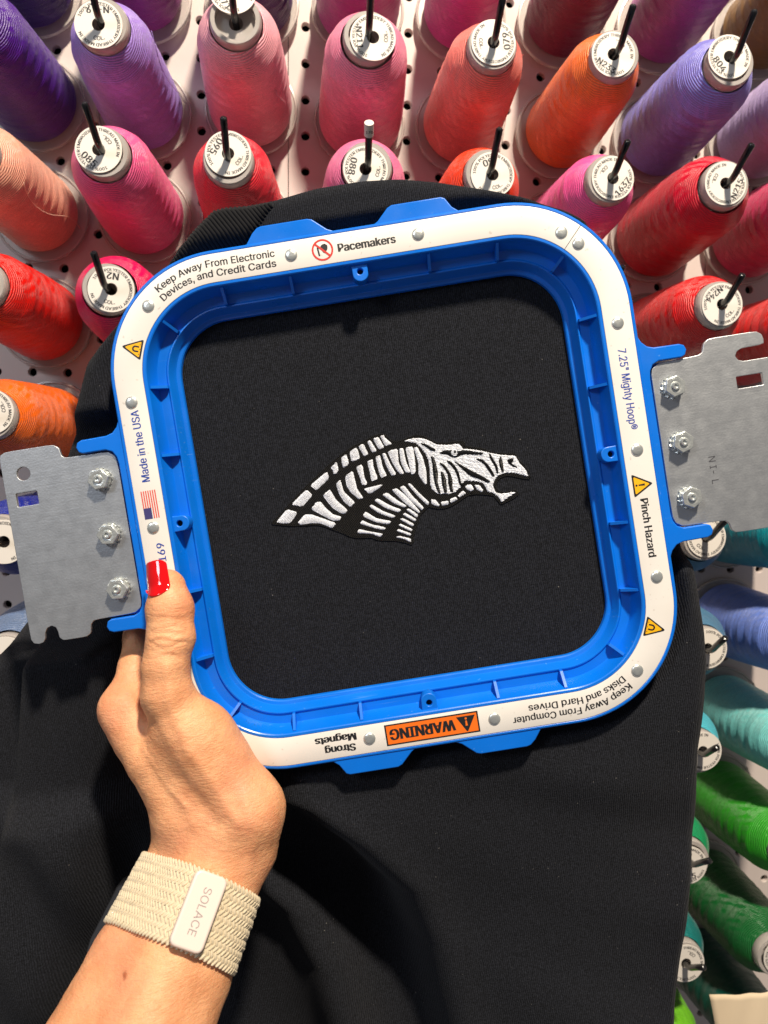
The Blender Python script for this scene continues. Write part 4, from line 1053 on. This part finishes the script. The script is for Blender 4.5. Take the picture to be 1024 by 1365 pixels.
# wrinkled skin over the wrist and in the web of the thumb
def crinkle(cx_, cy_, sx_, sy_, ang_, lam, amp):
    x_, y_ = HV[:,0]-cx_, HV[:,1]-cy_; u_ = x_*math.cos(ang_)+y_*math.sin(ang_); v_ = -x_*math.sin(ang_)+y_*math.cos(ang_)
    nn = np.array([mnoise.noise(Vector((a*.16, b_*.22, 3.7))) for a, b_ in zip(u_, v_)])
    s_ = np.sin(2*PI*v_/lam + 3.0*nn); return -amp*np.clip(s_-.35, 0, 1)*np.exp(-(u_/sx_)**2-(v_/sy_)**2)*front*.75
wr = HAND['wristr'][0]; wl_ = HAND['wristl'][0]
disp += crinkle((wr[0]+wl_[0])/2, (wr[1]+wl_[1])/2+3, 26, 11, -.42, 2.6, .30)
th3 = HAND['thumb'][4]; disp += crinkle(th3[0]+4, th3[1]-2, 11, 8, .35, 2.4, .26)
ix3 = HAND['index'][3]; disp += crinkle(ix3[0]+3, ix3[1]+3, 9, 9, -.9, 2.3, .24)
HV = HV + NRM*disp[:,None]
hand = bpy.data.objects.new('person', mesh('person', HV, HF, M_SKIN, smooth=True)); COLL.objects.link(hand); hand.matrix_world = HOOP_M
tag(hand, 'left hand with a red painted thumb nail gripping the hoop, bare forearm', 'person')
tint = np.ones((len(HV), 4))
for mp_ in MOLES:
    dd_ = np.hypot(HV[:,0]-mp_[0], HV[:,1]-mp_[1]); w_ = np.exp(-(dd_/1.05)**4)*(HV[:,2] > 0)
    tint[:,:3] *= 1 - w_[:,None]*np.array([.45,.62,.68])
red = np.exp(-(((HV - np.array(HAND['thumb'][0][:3]) - np.array([7,-6,2]))/np.array([7,11,9]))**2).sum(1))
red += .8*np.exp(-(((HV - np.array(HAND['index'][3][:3]))/13)**2).sum(1))
tint[:,1] *= 1-.20*np.clip(red,0,1); tint[:,2] *= 1-.16*np.clip(red,0,1)
ca = hand.data.color_attributes.new('tint', 'FLOAT_COLOR', 'POINT'); ca.data.foreach_set('color', tint.astype(np.float32).ravel())

# nail: a curved plate on the thumb, turned a little to the left
tA, tB = np.array(HAND['thumb'][0][:3]), np.array(HAND['thumb'][1][:3])
nd = tA-tB; nd /= np.linalg.norm(nd)
ex = np.array([1,0,0]) - nd*nd[0]; ex /= np.linalg.norm(ex); ez = np.cross(ex, nd)
if ez[2] < 0: ez = -ez
NU, NV = 17, 19; V = []
for j in range(NV):
    t = j/(NV-1); along = -4.2 + 15.4*t
    half = 57 - 5*t; half *= math.sqrt(max(0, 1-(max(0,.22-t)/.22)**2*.62)); half *= math.sqrt(max(0, 1-(max(0,t-.9)/.1)**2*.25))
    for i in range(NU):
        u = -1 + 2*i/(NU-1); ph = math.radians(-29 + u*half)
        al = along + ((2.2*u*u - 1.5*u)*(.5-t)*2 if t < .5 else -1.0*u**4*(t-.5)*2)
        c_ = tA + nd*min(al, 0.8); d_ = math.sin(ph)*ex + math.cos(ph)*ez; r_ = 14.0
        for _ in range(30): r_ -= float(hand_sdf((c_ + d_*r_)[None,:], ('thumb',))[0])*.8
        c2 = tA + nd*al; r_ += .45 - .8*max(0, t-.6)
        V.append(c2 + d_*r_)
V = np.array(V)
Fc = [(j*NU+i, j*NU+i+1, (j+1)*NU+i+1, (j+1)*NU+i) for j in range(NV-1) for i in range(NU-1)]
nail_me = mesh('thumb_nail', V, Fc, M_NAIL, smooth=True)
nail = link('thumb_nail', nail_me, None, hand); nail['label'] = 'glossy red painted thumb nail'
so = nail.modifiers.new('thickness', 'SOLIDIFY'); so.thickness = .0009; so.offset = -1
sb = nail.modifiers.new('smooth', 'SUBSURF'); sb.levels = 1; sb.render_levels = 1

# ------------------------------------------------------------------ braided watch strap
b0, b1 = np.array(BAND_TOP), np.array(BAND_BOT); ad = b1-b0; alen = np.linalg.norm(ad); ad /= alen
e1 = np.array([1,0,0]) - ad*ad[0]; e1 /= np.linalg.norm(e1); e2 = np.cross(ad, e1)
if e2[2] < 0: e2 = -e2
NA = 120; NW = 13
arm_names = ('thumb','wristl','wristr','wristc','wristf','index')
Rg = np.zeros((NW, NA)); angs = np.linspace(0, 2*PI, NA, endpoint=False)
dirs = np.cos(angs)[:,None]*e1 + np.sin(angs)[:,None]*e2
for j in range(NW):
    c_ = b0 + ad*alen*j/(NW-1); r_ = np.full(NA, 45.0)
    for _ in range(50): r_ = r_ - np.clip(hand_sdf(c_ + dirs*r_[:,None], arm_names), -3, 8)*.8
    Rg[j] = r_
for _ in range(6): Rg = (np.roll(Rg,1,1)+Rg+np.roll(Rg,-1,1))/3
Rg = Rg*.65 + Rg.mean(0, keepdims=True)*.35 + .9
def band_pt(a, w, off):
    fi = (a % (2*PI))/(2*PI)*NA; i0 = int(fi) % NA; t = fi-int(fi); wj = max(0, min(NW-1.001, w*(NW-1))); j0 = int(wj); s_ = wj-j0
    rr = (Rg[j0,i0]*(1-t)+Rg[j0,(i0+1)%NA]*t)*(1-s_) + (Rg[j0+1,i0]*(1-t)+Rg[j0+1,(i0+1)%NA]*t)*s_
    d_ = math.cos(a)*e1 + math.sin(a)*e2
    return b0 + ad*alen*w + d_*(rr+off), d_
strap = empty('watch_strap', HOOP_M)
tag(strap, 'cream braided watch strap with a pale rectangular clasp on the wrist', 'watch strap')
V = []; ws = [0]+list(np.linspace(0,1,NW))+[1]
for off_set in (0,):
    prof = [(w, .0) for w in np.linspace(0,1,NW)]
prof = [(0.0,-.8)] + [(w, .55) for w in np.linspace(.02,.98,NW)] + [(1.0,-.8)]
for a in angs:
    for w, o_ in prof: V.append(band_pt(a, w, o_)[0])
m_ = len(prof)
Fc = [(i*m_+j, ((i+1)%NA)*m_+j, ((i+1)%NA)*m_+(j+1)%m_, i*m_+(j+1)%m_) for i in range(NA) for j in range(m_)]
link('strap_body', mesh('strap_body', V, Fc, M_STRAP, smooth=True, recalc=True), None, strap)
# herringbone braid
br = MB(); NCOL = 14; circl = 2*PI*Rg.mean(); NST = int(circl/1.55)
for cidx in range(NCOL):
    w_ = (cidx+.5)/NCOL; sg = 1 if cidx % 2 else -1; ph = .5 if cidx % 2 else 0
    for k in range(NST):
        a = 2*PI*(k+ph)/NST; p, d_ = band_pt(a, w_, .62)
        tng = -math.sin(a)*e1 + math.cos(a)*e2
        L_ = ad*(.5*alen/NCOL*1.35) + tng*(sg*.92); W_ = np.cross(d_, L_); W_ = W_/np.linalg.norm(W_)*.72
        jz = random.uniform(-.12,.12); L_ = L_*random.uniform(.92,1.08)
        ring = []
        for t, sc in ((-1,.25),(-.6,.85),(.6,.85),(1,.25)):
            for q in range(6):
                an = PI*2*q/6; ring.append(p + L_*t + W_*math.cos(an)*sc + d_*((math.sin(an)*.72*sc)+jz - .25*abs(t)))
        br.add([tuple(v) for v in ring], [(j*6+i, j*6+(i+1)%6, (j+1)*6+(i+1)%6, (j+1)*6+i) for j in range(3) for i in range(6)])
bo = link('braid', br.mesh('braid', M_STRAP, smooth=True, recalc=True), None, strap); bo['kind'] = 'stuff'
# clasp
k0, k1 = np.array(CLASP[0]), np.array(CLASP[1]); km = (k0+k1)/2
rel = km-b0; wk = float(rel@ad)/alen; rv = rel-ad*(rel@ad); ak = math.atan2(rv@e2, rv@e1)
pc, dn = band_pt(ak, .5, 0.9)
ta = ad*math.cos(.06) + np.cross(dn, ad)*math.sin(.06); ta -= dn*(ta@dn); ta /= np.linalg.norm(ta); tb = np.cross(dn, ta)
mk = Matrix([list(tb), list(-ta), list(dn)]).transposed()
if mk.determinant() < 0: mk = Matrix([list(-tb), list(-ta), list(dn)]).transposed()
mk = mk.to_4x4(); mk.translation = Vector(pc)*MM
cl_len = alen*.97
clasp = link('clasp', mesh('clasp', *plate_geo([rounded(0,0,13.4,cl_len,2.6)], -1.6, 3.2, 1.0, 4), M_CLASP, sharp=50), None, strap); clasp.matrix_local = mk
V, Fc, w_ = text_geo('SOLACE', 0, 3); kx = 17.0/w_
link('lettering', mesh('lettering', [((y-.5)*kx+.3, 8.4 - x*kx, 3.27) for x, y, _ in V], Fc, M_CLASP_T), None, clasp)
# watch body on the far side of the wrist
aw_ = ak + PI*.815 if math.cos(ak + PI*.815) < math.cos(ak - PI*.815) else ak - PI*.815
pw, dw = band_pt(aw_, .88, 0.2); tbw = np.cross(dw, ad)
mw = Matrix([list(tbw), list(ad), list(dw)]).transposed()
if mw.determinant() < 0: mw = Matrix([list(-tbw), list(ad), list(dw)]).transposed()
mw = mw.to_4x4(); mw.translation = Vector(pw)*MM
wc = link('watch_case', mesh('watch_case', *plate_geo([rounded(0,0,33,39,9)], -1, 8.5, 2.5, 4), M_WATCH, sharp=40), None, strap); wc.matrix_local = mw
link('watch_glass', mesh('watch_glass', *plate_geo([rounded(0,0,29,35,8)], 8.2, 9.4, .5, 2), M_GLASS, sharp=40), None, wc)

# ------------------------------------------------------------------ slip of paper at the lower right
pp = [Vector(p) for p in PAPER]; V = []; NX, NY = 14, 10
for j in range(NY+1):
    for i in range(NX+1):
        a = pp[0].lerp(pp[1], i/NX); b = pp[3].lerp(pp[2], i/NX); q = a.lerp(b, j/NY)
        q.z += 2.2*math.sin(i/NX*3.0+.4) + .5*math.sin(i*1.3+j*.7); q.y += .35*math.sin(i*1.1) if j == 0 else 0
        V.append(tuple(q))
Fc = [(j*(NX+1)+i, (j+1)*(NX+1)+i, (j+1)*(NX+1)+i+1, j*(NX+1)+i+1) for j in range(NY) for i in range(NX)]
paper = bpy.data.objects.new('paper_slip', mesh('paper_slip', V, Fc, M_PAPER, smooth=True)); COLL.objects.link(paper); paper.matrix_world = HOOP_M
so = paper.modifiers.new('thickness', 'SOLIDIFY'); so.thickness = .0006
tag(paper, 'blank beige paper slip in front of the green cones at bottom right', 'paper')
